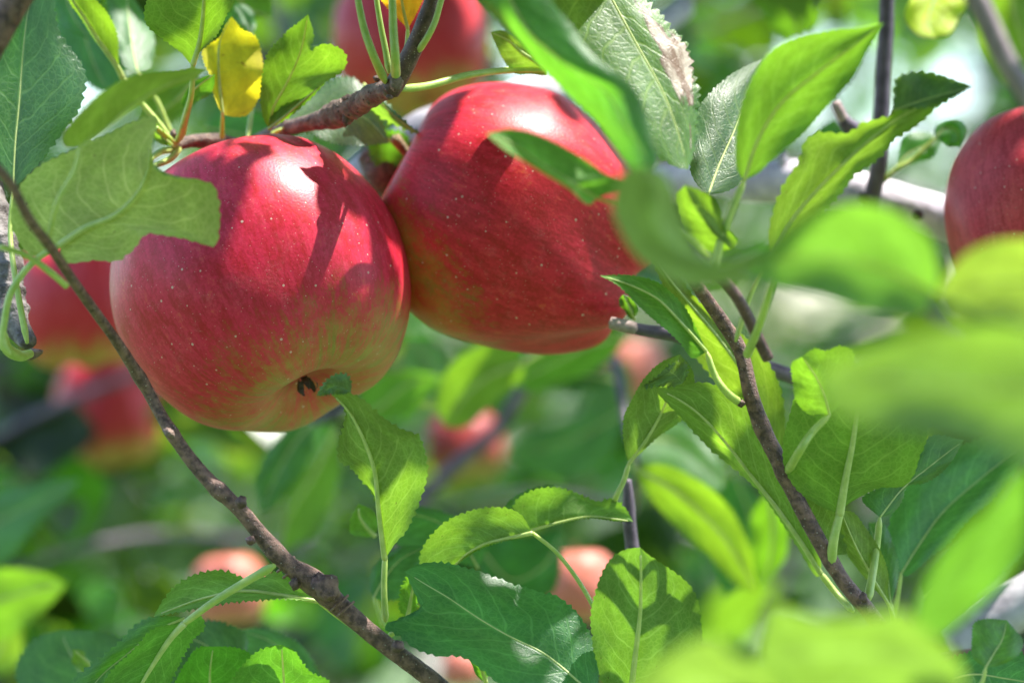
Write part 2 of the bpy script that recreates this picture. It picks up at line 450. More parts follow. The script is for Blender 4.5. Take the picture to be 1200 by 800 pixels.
# ------------------------------------------------------------------ leaves
def leaf(parent, mid, left, right, z=0.0, side='U', pet=None, c=(0, 0), bulge=0.10, quilt=0.02, teeth=3.3, nt=29,
         wave=0.10, rib=2.6, petr=(2.6, 3.6), tint=None, mat=None, label=None, nu=78, nv=6, name='leaf', seed=None, petz=None, tilt=0.5):
    """one leaf: blade mesh (part) with midrib and petiole (sub-parts). mid/left/right: pixel tracks from base to tip,
    z: centimetres behind the focus plane, side: which face looks at the camera (U under, T top)"""
    seed = seed if seed is not None else int(abs(hash_s(mid)) % 10000)
    rg = np.random.default_rng(seed)
    m = P(mid, z)
    n = nu + 1
    Mx = spline(m, n)
    U = np.linspace(0, 1, n)
    def edge(s, cc):
        e = P(s, 0.0)
        has = any(t.count(',') > 1 for t in s.split())
        e = np.vstack([m[0], e, m[-1]])
        E = spline(e[:, :2], n)
        zz = Mx[:, 2] + cc * np.sin(np.pi * U) ** 0.7
        if has:
            ez = np.vstack([[0, 0, 0], P(s, 0.0), [0, 0, 0]])
            zz = zz + spline(np.column_stack([e[:, :2], ez[:, 2]]), n)[:, 2]
        return np.column_stack([E, zz])
    EL, ER = edge(left, c[0]), edge(right, c[1])
    ph = rg.uniform(0, 6.28, 4)
    rows = []
    js = list(range(-nv, nv + 1))
    for j in js:
        E = EL if j < 0 else ER
        t = (abs(j) / nv) ** 0.9
        p = Mx * (1 - t) + E * t
        env = np.sin(np.pi * U)
        p[:, 2] += bulge * np.sin(np.pi * t) * env * (1 if side == 'U' else -1)
        p[:, 2] += quilt * np.sin(2 * np.pi * (U * 8 - t * 2.4 + (0.22 if j > 0 else 0))) * np.sin(np.pi * min(t, .98)) * env
        p[:, 2] += wave * t * t * np.sin(U * 15 + ph[0 if j < 0 else 1]) * env
        p[:, 2] += tilt * 0.024 * (p[:, 1] - m[0, 1]) * (1 if side == 'U' else -1)
        if abs(j) == nv and teeth:
            d = E[:, :2] - Mx[:, :2]
            # fall back to the edge's own normal where the half is narrow
            tg = np.gradient(E[:, :2], axis=0); nr = np.column_stack([tg[:, 1], -tg[:, 0]])
            nr /= np.linalg.norm(nr, axis=1)[:, None] + 1e-9
            sg = np.sign((nr * d).sum(1)); sg[sg == 0] = 1
            nr *= sg[:, None]
            saw = (U * nt + (0.4 if j < 0 else 0)) % 1.0
            amp = 1.55 * teeth * (0.6 + 0.8 * rg.random(n)) * np.clip(U * 6 - .25, 0, 1) * np.clip((1 - U) * 8, 0, 1)
            p[:, :2] += nr * ((np.where(saw < .72, saw / .72, (1 - saw) / .28) - 0.5) * amp)[:, None]
        rows.append(W(p))
    G = np.stack(rows, 1)                       # n x (2nv+1) x 3
    k = len(js)
    V = G.reshape(-1, 3)
    F = []
    for i in range(nu):
        for j in range(k - 1):
            a = i * k + j
            F.append((a, a + 1, a + k + 1, a + k))
    # orient: front face = upper side of the leaf
    A, B, Cc = V[[f[0] for f in F]], V[[f[1] for f in F]], V[[f[3] for f in F]]
    ny = np.cross(B - A, Cc - A)[:, 1].sum()    # < 0: faces the camera
    if (ny < 0) != (side == 'T'):
        F = [f[::-1] for f in F]
    uv = np.array([(u, 0.5 + 0.5 * j / nv) for u in U for j in js])
    o = mk(name, V, F, mat or M_LEAF, parent, origin=V[nv], uv=uv, tint=tint)
    if label: o['label'] = label
    if rib:
        Mt = Mx.copy(); Mt[:, 2] += tilt * 0.024 * (Mx[:, 1] - m[0, 1]) * (1 if side == 'U' else -1)
        cw = W(Mt)
        rib = rib if side == 'U' else rib * .55
        off = -1 if side == 'U' else 1          # rib stands out on the underside
        cw = cw + np.array([0, 1, 0]) * off * px(rib * 0.35, z)
        r = px(rib, z) * (1 - 0.88 * U) ** 0.9 + px(0.35, z)
        e = n - 4
        Vr, Fr = tube_geo(cw[:e:2], r[:e:2], 7)
        mk('midrib', Vr, Fr, M_RIB, o, origin=cw[0], tint=tint if mat is M_YELLOW else None)
    if pet:
        pp = P(pet, z if petz is None else petz)
        if petz is not None:
            pass
        pp = np.vstack([m[0], pp])
        a_, b_ = petr[0] * .85, petr[1] * .85
        tube('petiole', pp, [max(rib * .9, .45 * a_)] + [a_ + (b_ - a_) * k / 10 for k in range(1, 11)] + [b_ * 1.08, b_ * .55], M_PET, o, n=8, samples=max(14, 8 * len(pp)))
    return o

def hash_s(s):
    h = 7
    for ch in s:
        h = (h * 131 + ord(ch)) & 0xffffffff
    return h

# ------------------------------------------------------------------ apples
PROFILE = [(0.0, 0.50), (0.045, 0.53), (0.11, 0.64), (0.21, 0.775), (0.34, 0.855), (0.50, 0.855), (0.68, 0.765), (0.86, 0.55),
           (0.97, 0.24), (1.0, -0.06), (0.955, -0.36), (0.85, -0.62), (0.70, -0.80), (0.54, -0.90), (0.40, -0.915), (0.28, -0.885),
           (0.18, -0.825), (0.09, -0.775), (0.0, -0.76)]

def apple(label, x, y, z, r, bottom, mat, spin=0.0, lobes=0.05, squash=1.0, seed=1, group=None, detail=True, lean=0.0, taper=0.0):
    """apple of r pixels radius; bottom = world direction in which the calyx end points"""
    rg = np.random.default_rng(seed)
    nu, nv = (72, 96) if detail else (36, 40)
    pr = spline(np.array(PROFILE) * 1.0, nu + 1)
    ph = rg.uniform(0, 6.28, 6)
    V, F = [], []
    for i in range(nu + 1):
        rr, h = pr[i]
        for j in range(nv):
            a = 2 * math.pi * j / nv
            low = max(0.0, min(1.0, (0.15 - h) / 0.9))
            top = max(0.0, min(1.0, (h - 0.2) / 0.6))
            lob = lobes * low * math.cos(5 * a + ph[0]) + lobes * 0.45 * top * math.cos(5 * a + ph[0] + 0.4)
            q = 1 + lob + 0.018 * math.sin(2 * a + ph[1]) + 0.014 * math.sin(3 * a + ph[2] + 2 * h) + 0.008 * math.sin(7 * a + ph[3] + 3 * h)
            hh = h * squash + (-1.1 * lobes * low * math.cos(5 * a + ph[0]) if rr > 0.25 else 0) * min(1, rr * 1.6) + lean * rr * math.cos(a)
            q *= 1 - taper * low
            V.append((rr * q * math.cos(a), rr * q * math.sin(a), hh))
    for i in range(nu):
        for j in range(nv):
            k = (j + 1) % nv
            F.append((i * nv + j, (i + 1) * nv + j, (i + 1) * nv + k, i * nv + k))
    R = px(r, z)
    me = mesh_data('apple', V, F, mat)
    o = bpy.data.objects.new('apple', me)
    COL.objects.link(o)
    p = at(x, y, z)
    o.location = p
    q = Vector(bottom).normalized().to_track_quat('-Z', 'Y')
    o.rotation_mode = 'QUATERNION'
    o.rotation_quaternion = q @ Euler((0, 0, spin)).to_quaternion()
    o.scale = (R, R, R)
    BASE[o.name] = np.array(p)
    tag(o, label, 'apple', group)
    # stalk
    C = spline(np.array([(0, 0, 0.50), (0.01, 0.02, 0.72), (0.05, 0.05, 0.92), (0.12, 0.06, 1.08)]), 14)
    Vs, Fs = tube_geo(C, np.interp(np.linspace(0, 1, 14), [0, .6, 1], [0.030, 0.028, 0.05]), 8, 0.06, seed)
    s = bpy.data.objects.new('stalk', mesh_data('stalk', Vs, Fs, M_STEM)); COL.objects.link(s); s.parent = o
    # dried calyx: five curled sepals
    Vc, Fc = [], []
    for k in range(5):
        a = 2 * math.pi * k / 5 + 0.3
        for t, wdt, hh in ((0.0, .024, -0.75), (0.022, .024, -0.785), (0.035, .018, -0.82), (0.03, .010, -0.845), (0.012, .003, -0.855)):
            for sgn in (-1, 1):
                Vc.append((0.035 * math.cos(a) + t * math.cos(a) - sgn * wdt * math.sin(a), 0.035 * math.sin(a) + t * math.sin(a) + sgn * wdt * math.cos(a), hh))
        b = k * 10
        for i in range(4):
            Fc.append((b + 2 * i, b + 2 * i + 1, b + 2 * i + 3, b + 2 * i + 2))
    s = bpy.data.objects.new('calyx', mesh_data('calyx', Vc, Fc, M_SEPAL)); COL.objects.link(s); s.parent = o
    return o

def local_dir(bottom, spin, d, k):
    q = Vector(bottom).normalized().to_track_quat('-Z', 'Y') @ Euler((0, 0, spin)).to_quaternion()
    return tuple(k * (q.inverted() @ Vector(d).normalized()))
B1, B2 = (0.40, -0.33, -0.85), (0.76, 0.06, -0.40)
MA1 = apple_material('apple_skin_red', line=-1.07, side=local_dir(B1, .5, (0.9, -.2, -.7), .24), soft=0.95)
MA2 = apple_material('apple_skin_crimson', red=(0.62, 0.012, 0.045), dark=(0.38, 0.004, 0.012), line=-0.97, side=tuple(np.array(local_dir(B2, 1.1, (-.92, -.1, -.42), 1.22)) + (0, 0, .85)), soft=0.9, pale=(0.58, 0.22, 0.04), green=(0.26, 0.21, 0.04))  # orange pale side paints in a glow of light on the left edge
MA3 = apple_material('apple_skin_speckled', red=(0.66, 0.06, 0.10), dark=(0.46, 0.02, 0.04), line=-1.2, soft=0.4, speck=1.3)
MA5 = apple_material('apple_skin_pale_sunlit', red=(0.62, 0.20, 0.15), dark=(0.50, 0.12, 0.08), pale=(0.62, 0.40, 0.20), line=-0.9, soft=0.8, speck=0.2)  # paleness stands in for sun on one apple; elsewhere pale orange skin
MA6 = apple_material('apple_skin_dull_red', red=(0.34, 0.03, 0.035), dark=(0.20, 0.015, 0.02), line=-0.6, soft=1.0, speck=0.2)
MA4 = apple_material('apple_skin_blush', red=(0.50, 0.02, 0.04), pale=(0.50, 0.32, 0.07), line=-0.85, soft=0.7, speck=0.4)

apple('large red apple on the left with a green streaked base and its calyx showing', 306, 330, 4.2, 176, B1, MA1,
      spin=0.5, lobes=0.014, seed=3, squash=0.945)
apple('dark red apple hanging right behind the largest apple, its calyx end turned to the right', 602, 259, 6.4, 156, B2, MA2,
      spin=1.1, lobes=0.05, seed=8, squash=1.10, taper=0.16)
apple('red apple with pale specks cut off by the right edge of the picture', 1236, 246, 6.5, 130, (0.1, -0.3, -0.95), MA3, seed=5)
apple('blurred red apple behind the spur at the top of the picture', 482, 42, 34, 90, (0.15, -0.2, -0.95), MA4, seed=6, detail=False)
apple('blurred pink apple between the left apple and the rough spur', 94, 352, 38, 80, (0.1, -0.1, -1), MA4, seed=9, detail=False)
apple('out of focus brownish red apple below the pink one at the left', 126, 480, 66, 62, (0.2, -0.1, -0.9), MA4, seed=10, squash=1.15, detail=False)
apple('blurred red apple crossed by a thin violet twig at the centre', 546, 524, 62, 46, (0.1, -0.2, -0.9), MA6, seed=12, detail=False)
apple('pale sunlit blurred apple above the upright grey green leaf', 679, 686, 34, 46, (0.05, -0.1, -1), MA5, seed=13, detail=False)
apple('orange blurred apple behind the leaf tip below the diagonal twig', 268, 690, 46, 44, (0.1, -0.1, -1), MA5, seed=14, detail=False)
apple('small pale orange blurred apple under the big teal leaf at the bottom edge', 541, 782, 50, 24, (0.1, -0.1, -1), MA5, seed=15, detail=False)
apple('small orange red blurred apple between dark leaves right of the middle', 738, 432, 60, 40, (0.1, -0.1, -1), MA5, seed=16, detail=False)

# ------------------------------------------------------------------ the thin diagonal twig
t = thing('apple_twig', 'slender dark brown twig running diagonally down in front of the left apple', 'twig', at(515, 805, 1))
tube('stem', P('-6,194,-8.5 12,215,-8 35,258,-7 58,288,-5.6 92,338,-3.6 140,405,-1.4 172,456,-0.4 200,505,-0.4 238,556,-0.4 282,598,-0.4 330,654,-0.2 372,686,0 405,716,0.2 448,752,0.3 515,804,0.4 560,850,0.5'),
     [6, 6, 6, 6, 6, 7, 7, 8, 8.8, 9.2, 10, 13, 11, 10.5, 11, 11], M_TWIG, t, n=14, rough=0.035, samples=170, seed=2,
     knots=((0.345, .16, .012), (0.43, .20, .012), (0.53, .22, .012), (0.64, .22, .018), (0.70, .30, .025)))
blob('bud', 198, 507, -1.0, 8, 5, M_SPUR, t, 1, rot=0.8)
blob('bud', 283, 588, -1.0, 7, 7, M_BUD, t, 2)
blob('bud', 294, 633, -0.6, 6, 5, M_TWIG_RED, t, 3)
blob('bud', 345, 684, -0.4, 5, 7, M_BUD, t, 4)
blob('spur_knob', 382, 688, -0.7, 15, 17, M_TWIG, t, 5, rough=0.16, rot=-0.6)
blob('bud', 466, 757, -0.8, 8, 7, M_BUD, t, 6)
for i, (x, y, r) in enumerate(((335, 661, 13), (342, 668, 13), (350, 674, 13.5), (358, 680, 14), (398, 706, 13), (405, 713, 12.5))):
    # ring scars of past seasons
    a = np.linspace(0, 2 * math.pi, 25)
    dx, dy = 0.66, 0.75
    c = np.column_stack([x - dy * r * np.cos(a), y + dx * r * np.cos(a), 0.0 + np.sin(a) * r * 0.024])
    Cw = W(c)
    Vr, Fr = tube_geo(Cw, np.full(25, px(1.7, 0)), 6, 0.25, i, caps=False)
    mk('ring_scar', Vr, Fr, M_TWIG, t, origin=Cw[0])
leaf(t, '94,172 122,152 152,125 185,105 215,92 243,81', '76,172 73,160 87,140 105,122 125,105 150,91 176,84 205,82 226,79', '112,160 131,147 150,132 165,122 185,111 204,101 226,94',
     z=-6.5, pet='88,198 68,235 57,280,.8', c=(-0.6, 0.5), teeth=1.5, rib=2.2, tint=(1.35, 1.2, 0.9), seed=31)
leaf(t, '70,287 100,267 135,252 160,228 172,204 178,166', '40,300 20,280 12,250 25,215 50,192 87,175 120,160 160,141 183,138', '75,307 112,305 136,306 149,299 161,287 170,275 200,277 225,282 252,288 257,268 258,246 256,232 249,216 224,210 200,207 182,198',
     z=-3.4, pet='45,302 27,320 12,345 5,378 3,400 12,416', petr=(4.5, 5), c=(0.8, -0.5), teeth=2, rib=4.2, tint=(1.9, 1.6, 2.0), seed=32)
leaf(t, '372,704 330,697 285,692 240,700 205,712 180,722', '366,690 345,677 325,669 300,677 287,677 265,668 240,669 220,676 202,689 190,704', '340,702 320,702 298,704 270,706 240,712 210,717',
     z=1.0, pet='398,724 425,742 447,755,-.4', c=(0.4, -0.6), teeth=3, petr=(2.6, 3), seed=33)
leaf(t, '216,730 202,745 190,762 176,784 163,806 150,830', '206,731 187,733 174,740 165,750 154,763 138,777 122,797 110,820', '222,724 236,722 240,735 226,750 212,775 200,800 180,830',
     z=-0.6, pet='250,705 285,683 322,662,-.2', c=(-0.2, 0.5), teeth=3, rib=4.0, petr=(4.5, 6), seed=34)
leaf(t, '451,655 444,600 439,552 427,517 412,487 398,470 386,459', '448,648 437,580 425,565 410,548 397,540 395,527 400,505 405,482 396,470', '453,652 462,638 476,622 487,601 492,588 500,562 501,548 497,525 491,510 470,502 447,487 425,467 410,460 398,459',
     z=0.8, pet='450,690 452,728', c=(0.35, -0.5), teeth=2.6, rib=3.4, petr=(4, 4.6), bulge=0.2, seed=35)
leaf(t, '411,460 394,452 371,463', '412,448 407,438 391,439 379,449', '401,462 388,462 378,464', z=-1.7, tilt=0, side='T', teeth=2.6, nt=12, nu=50, rib=0, seed=36, bulge=.05, name='leaf_tip', label='dark toothed tip of the hanging leaf, curled over')
tube('petiole', P('0,289,-6 30,299,-5.4 58,318,-5 78,335,-4.4'), [3.6, 3.6, 4, 4], M_PET, t)


# ------------------------------------------------------------------ rough spur at the left edge
t = thing('rough_spur', 'grey rough barked spur with wrinkled bark at the left edge', 'spur', at(20, 420, 2))
tube('stem', P('-30,190,4 -12,260,3 2,310,2.4 8,350,2 22,385,1.6 34,402,1.2'), [26, 26, 25, 24, 20, 10], M_ROUGH, t, n=22, rough=0.06, samples=90, seed=4,
     knots=((.3, .1, .03), (.45, .12, .02), (.6, .14, .02), (.72, .12, .02), (.82, .16, .02)))
blob('leaf_scar', 36, 415, 0.4, 13, 6, M_SPUR, t, 7, rot=-0.2)
leaf(t, '15,222 18,165 22,125 26,72 31,25 42,-45', '-5,205 -32,150 -40,80 -22,10 10,-40', '47,190 70,160 92,130 100,105 101,88 96,75 82,55 69,35 65,15 62,-20',
     z=1.5, tilt=.3, side='T', pet='12,275,-.4 17,320,-1 23,355,-1.2 32,402,-1.4', c=(-0.3, -0.3), teeth=3.2, petr=(3, 4.5), bulge=0.15, tint=(0.85, 1.0, 1.1), seed=41)
tube('petiole', P('3,392,-2 8,408,-1.2 24,417,-.4 36,414,0'), [6, 7, 7, 5], M_PET, t)

# ------------------------------------------------------------------ leaf cluster at the upper left
t = thing('leaf_cluster_spur', 'short spur above the left apple with a yellow leaf and olive leaves', 'spur', at(255, 172, 5))
tube('stem', P('330,190,8 290,172,6.5 255,166,5.5 222,166,5 205,172,4.6'), [8, 8, 8, 9, 6], M_SPUR, t, n=12, rough=0.06, samples=50, knots=((.6, .25, .06),))
blob('bud', 203, 158, 4.3, 4, 6, M_BUD, t, 8)
leaf(t, '226,77 234,50 238,20 240,-10 248,-60', '222,74 212,62 192,47 172,30 169,12 175,-5 195,-40', '234,62 252,45 265,20 276,-2 275,-35', z=1.5, pet='224,112,.6 217,140,1.8 212,163,3', petr=(3.4, 5),
     c=(0.3, -0.3), teeth=1.8, rib=3.2, tint=(1.05, 1.0, .7), seed=51)
leaf(t, '261,134 258,105 256,75 258,48 271,20', '257,128 249,106 246,90 239,75 237,60 245,52 257,44 264,30', '272,137 290,135 301,120 309,100 307,66 301,45 296,40 283,34 276,25', z=3.9, tilt=.05, pet='260,162,1.2', mat=M_YELLOW,
     c=(-0.3, 0.4), teeth=1.6, rib=2.0, label='yellow leaf with a brown fold beside green leaves', seed=52, wave=.25)
leaf(t, '217,130 224,110 236,98 252,87', '213,120 218,107 234,92', '231,119 245,112 251,100', z=3.6, pet='213,150,0 208,168,1', teeth=1.2, rib=1.5, seed=53)
leaf(t, '144,92 137,78 117,50 99,21 84,-2 70,-40', '134,74 114,51 96,23 80,0', '139,72 139,50 135,32 125,14 111,-2 90,-30', z=5.0, pet='165,120 190,150,0 202,168,0', c=(0.6, 0.0), teeth=1.5, rib=3.4, tint=(1.0, .95, .7), seed=54, petr=(4, 4.5))
leaf(t, '161,85 155,55 150,15 146,-30', '150,79 140,67 138,50 132,30 124,0 130,-20', '175,81 181,57 179,35 170,18 158,0', z=7.0, tilt=1.0, side='T', pet='185,120 200,155 208,168', c=(-.4, .6), tint=(1.1, 1.1, 1.3), seed=55)
leaf(t, '205,172 190,160 178,150 168,140', '196,158 184,146', '192,170 176,158', z=4.0, teeth=1, rib=1, nu=30, seed=56)
for i, s in enumerate(('206,170,4.5 195,160,4 183,150,3.5', '206,176,4.5 190,178,4 172,190,3.5', '209,175,4.5 200,186,4 178,196,3')):
    tube('petiole', P(s), [4.4, 3.6, 3], M_PET, t)
leaf(t, '297,45 292,30 285,18 276,5', '285,34 276,18', '298,30 296,14 287,5', z=9, side='T', tint=(1.2, 1.2, 1.3), seed=57, nu=30, pet='300,80 290,165,-4')

# ------------------------------------------------------------------ spur over the left apple
t = thing('fruiting_spur', 'brown ringed spur above the apples ending in a fan of green petioles', 'spur', at(318, 156, 3))
tube('stem', P('300,166,8 320,156,6 350,147,4.8 382,139,3.8 400,132,3.2 420,122,2.4 440,110,1.2 458,104,0.3'), [8, 8.5, 9, 10, 15, 13, 12.5, 11], M_SPUR, t, n=16, rough=0.05, samples=120, seed=6,
     knots=((.55, .12, .02), (.60, .15, .015), (.655, .15, .015), (.71, .15, .015), (.77, .12, .012), (.86, .16, .02)))
tube('young_shoot', P('457,106,0.2 467,92,0.0 478,70,-.2 487,52,-.3 500,20,-.5 508,-8,-.6 520,-60,-1'), [12, 11.5, 11, 10.5, 8.5, 8, 7], M_TWIG_RED, t, n=14, rough=0.03, samples=60, seed=7)
blob('bud', 442, 92, .8, 5, 3.5, M_BUD, t, 9); blob('bud', 434, 115, 1.2, 4, 7, M_BUD, t, 10, rot=.3); blob('bud', 409, 116, 2.6, 8, 5, M_BUD, t, 11)
blob('bud', 333, 144, 5.2, 4, 5, M_BUD, t, 12); blob('bud', 464, 97, -.8, 8, 10, M_SPUR, t, 13); blob('bud', 456, 114, -.6, 4, 3, M_BUD, t, 14); blob('bud', 405, 138, 2.7, 5, 9, M_BUD, t, 15)
for i, (x, y, r) in enumerate(((386, 138, 13), (392, 136, 14.5), (398, 134, 15.5), (404, 131, 15), (412, 127, 13.5))):
    a = np.linspace(0, 2 * math.pi, 25)
    c = np.column_stack([x + .42 * r * np.cos(a), y + .9 * r * np.cos(a), 3.8 - (x - 382) * .037 + np.sin(a) * r * 0.024])
    Cw = W(c); Vr, Fr = tube_geo(Cw, np.full(25, px(1.8, 0)), 6, 0.25, i, caps=False)
    mk('ring_scar', Vr, Fr, M_SPUR, t, origin=Cw[0])
leaf(t, '316,152 320,128 336,98 352,62 361,17', '309,140 305,120 305,104 307,88 312,65 325,49 337,36 349,27', '325,141 336,128 351,119 382,96 400,85 407,72,-.3 404,62,-.6 394,54,-.8 378,52,-.6 362,60,-.2 368,45,-.2',
     z=3.8, tilt=.2, c=(-.3, -.2), teeth=2.0, rib=1.6, wave=.2, tint=(1, 1, .8), seed=61)
leaf(t, '314,152 340,131 362,112 383,95', '318,135 330,124 350,116', '322,148 345,133 368,112', z=3.6, tilt=.2, teeth=1.5, rib=1.5, c=(.2, .2), nu=40, tint=(1, .92, .6), seed=62, bulge=.05)
leaf(t, '330,151 360,138 395,128 430,140 456,168', '333,134 352,117 372,103 396,90 414,91 431,109 447,140', '340,152 364,157 390,168 425,171', z=5.0, tilt=1.0, side='T', c=(-.2, .1), seed=63, tint=(1.1, 1.1, 1.2), pet='318,158', label='pale glossy leaf lying behind the ringed spur')
leaf(t, '426,98 448,122 470,142 497,160', '436,104 452,119 478,145', '424,112 440,134 470,150', z=5.0, side='T', c=(0, .8), seed=64, tint=(1, 1.1, 1.2), nu=40)
leaf(t, '433,156 452,162 470,172 480,190', '448,153 470,154 481,165', '432,176 438,192 455,197 470,194', z=8, seed=65, nu=40)
# the fan: each petiole carries its leaf
leaf(t, '418,-8 412,-70 400,-150 392,-220', '388,-30 368,-100 375,-170', '436,-30 440,-100 420,-170', z=-1.2, pet='420,2 427,35 438,66 452,97,1.2', petr=(4.6, 6), seed=66, tint=(1, 1, .8))
leaf(t, '440,-12 446,-80 440,-150 436,-210', '420,-40 412,-110 422,-170', '466,-50 472,-110 455,-170', z=0.2, pet='442,5 447,35 452,60 456,86,0', petr=(3.6, 4.5), seed=67)
leaf(t, '459,-14 470,-70 486,-130 500,-190', '446,-50 456,-110 480,-160', '490,-50 512,-110 510,-160', z=-1.6, pet='460,8 461,37 463,66 464,96,1', petr=(5, 6.5), seed=68)
leaf(t, '520,-10 532,-70 540,-130 560,-180', '508,-50 512,-100 530,-150', '560,-50 572,-100 570,-150', z=-1.0, pet='516,4 510,25 502,42 489,62,.7', petr=(4, 4.6), seed=69)
leaf(t, '478,34 474,18 470,-5 466,-40', '466,22 454,10 444,-4 440,-30', '485,22 492,8 497,-6 490,-30', z=2.5, mat=M_YELLOW, pet='477,50 474,70,-1 468,92,-2', teeth=1, rib=2, label='orange yellow leaf tip behind the fan of petioles', seed=70, tint=(1, .75, .6))
leaf(t, '641,82 628,72 612,62 596,48 575,38', '642,78 628,66 612,51 590,36', '641,88 622,87 604,86 590,70', z=3.0, pet='600,82 550,88,-1 500,101,-2 465,105,-3', petr=(4, 5.5), teeth=1.5, rib=3, seed=71, bulge=.05)

# ------------------------------------------------------------------ leaves over the right apple
t = thing('overhanging_shoot', 'shoot above the right apple with a sun scorched leaf and a folded blue green leaf', 'shoot', at(640, -80, 0))
tube('stem', P('520,-60,-1 580,-75,-2 640,-85,-3 720,-95,-2 820,-120,2'), [8, 8, 8, 9, 9], M_TWIG_RED, t)
# folded leaf, its two halves meeting along the fold
leaf(t, '588,-20,-.5 622,40 664,76 712,110 732,145 752,175 763,204', '556,-10 585,25 601,44 625,70 650,95 675,120 700,143 725,178 748,205', '625,-20 655,12 672,32 688,57 712,78 740,100 753,122 763,160 771,184',
     z=-8.5, side='T', c=(1.6, -.5), teeth=1.5, bulge=.2, pet='575,-60 580,-75', tint=(.95, 1.05, 1.15), seed=81)
leaf(t, '690,-55 715,-5 745,50 778,110 796,160 806,199', '640,-40 640,20 665,70 700,120 740,160 775,186 792,196', '735,-40 756,-2 774,15 791,37 803,47 810,67 813,85 820,110 818,130 817,155 813,180',
     z=-1.0, side='T', mat=M_SCORCH, tint=(1.4, 1.4, 1.05), tilt=.45, c=(-.3, .4), teeth=5.0, nt=30, bulge=.15, pet='680,-80,-1 675,-90,-1', label='green leaf with a sun scorched brown and white patch near its margin', seed=82)
leaf(t, '830,228 842,195 862,150 880,105 896,68', '818,218 808,196 816,150 818,130 825,117 850,92 873,78', '850,225 870,212 884,180 890,140 897,100', z=0.5, tilt=.8, side='T', c=(-.4, .5), teeth=1.6, seed=83, tint=(1, 1.05, 1.15), bulge=.2)
leaf(t, '700,232,1.5 672,215 640,196 605,172 570,157', '735,216 708,203 690,190 660,172 622,155 596,151', '690,240 668,222 640,205 615,190 590,174', z=-9.0, side='U', c=(.6, -.6), teeth=1, rib=1.8, tint=(.9, 1.0, 1.0), seed=84, pet='740,245 790,262,0 830,300,2')
leaf(t, '870,320 830,312 790,290 765,255 768,215 745,195', '868,328 848,333 806,336 772,318 745,300 725,268 718,245 722,215 735,198', '900,290 876,315,0 850,312 820,300 806,272 795,245 790,225 775,200', z=-18, side='U', c=(-.4, .8), teeth=0, rib=0, mat=M_OLIVE, tint=(1.3, 1.3, 1.2), label='blurred olive leaf with brown blotches', seed=85, pet='900,300 935,300,0')
leaf(t, '856,292 835,268 815,243 803,217', '834,295 812,280 801,262 795,240 793,228', '864,284 848,264 845,250 836,233 820,223', z=-5, side='U', c=(.2, .2), teeth=1, rib=0, tint=(1, 1, .8), seed=86, nu=40, label='small bright yellow green leaf shining through')

# ------------------------------------------------------------------ right twig
t = thing('right_twig', 'purplish brown twig with pale petioles between the leaves on the right', 'twig', at(1018, 716, 0))
tube('stem', P('806,318,-2 822,342,-1 846,376,-.4 868,412,-.2 880,462,-.2 893,500,0 915,545,0 934,585,.1 958,630,.1 988,680,.2 1018,716,.2 1050,760,.3'), [7, 8, 8.5, 9, 9.5, 10, 9.5, 9.5, 9, 9, 9.5, 10], M_TWIG, t, n=14, rough=0.018, samples=120, seed=12,
     knots=((.4, .12, .02), (.52, .15, .02), (.75, .12, .02)))
blob('bud', 868, 472, -.4, 5, 5, M_BUD, t, 31); blob('bud', 1012, 700, -.3, 5, 6, M_BUD, t, 32)
leaf(t, '828,412 800,380 770,350 738,334 703,323', '816,384 806,365 796,352 788,344 770,330 735,322', '812,420 797,402 780,386 762,371 742,352 722,333', z=-1.0, pet='838,440 852,460 870,474,.9', petr=(4, 5.5), c=(.3, -.3), teeth=1.4, rib=1.8, seed=91)
leaf(t, '912,545,.5 900,500 880,452 842,396 792,336 752,279', '890,520 862,490 840,450 805,405 785,355 767,312', '920,500 917,462 898,420 862,385 812,345 785,300', z=4.5, pet='922,560', c=(.2, .2), teeth=2.2, tint=(1.05, 1.05, .8), seed=92, label='long sunlit yellow green leaf behind the purplish twig')
leaf(t, '962,672 937,633 908,592 880,557 850,518 818,484 790,465 768,455', '958,676 930,634 905,596 886,572 862,551 836,530 811,504 790,481 772,462', '962,655 945,600 925,560 905,525 885,490 862,460 838,450 815,448 803,450', z=2.4, tilt=.3, pet='980,695 1000,716,-.6', petr=(4.5, 4.5), c=(.5, -.2), teeth=2, rib=3.0, seed=93)
leaf(t, '800,449 790,438 778,433', '806,440 806,427 796,423 786,427', '788,453 770,452 754,454 770,441', z=.7, tilt=0, side='T', teeth=3.5, nt=12, nu=50, rib=0, seed=94, bulge=0, name='leaf_tip', label='dark toothed tip of the leaf, folded over')
leaf(t, '972,486 965,462 955,440 940,418', '950,486 933,470 929,448 928,425', '990,470 998,440 1000,412 985,405 967,411 955,408', z=-2.5, pet='952,506 936,530 922,554,2.5', petr=(4.5, 6), teeth=2, rib=1.5, c=(.2, .2), seed=95, tint=(1.05, 1.02, .85), label='small bright yellow green leaf with a curled rim')
leaf(t, '984,602 991,560 999,520 1004,485 1010,440', '960,592 935,575 920,550 917,525 924,490 945,440', '992,592 1010,581 1030,572 1060,569 1071,556 1078,535 1086,515 1082,470 1050,432', z=-.2, pet='977,632 974,660,.3 974,668,.5', petr=(5.5, 7.5), c=(.4, .3), teeth=1.3, rib=5.0, seed=96, tint=(1.05, 1, .8))
leaf(t, '975,650 962,625 950,600 935,575', '962,650 943,620 928,590', '992,648 985,620 978,590 955,575', z=1.0, seed=97, nu=40)
leaf(t, '1031,606 1058,572 1090,546 1130,515', '1010,584 1030,570 1062,545 1092,510', '1047,600 1058,586 1063,570 1086,565 1111,546', z=1.2, side='T', pet='1026,650 1017,704,-.8', petr=(4.5, 6), c=(-.2, .3), teeth=2, rib=1.6, seed=98, tint=(.8, .9, .9))
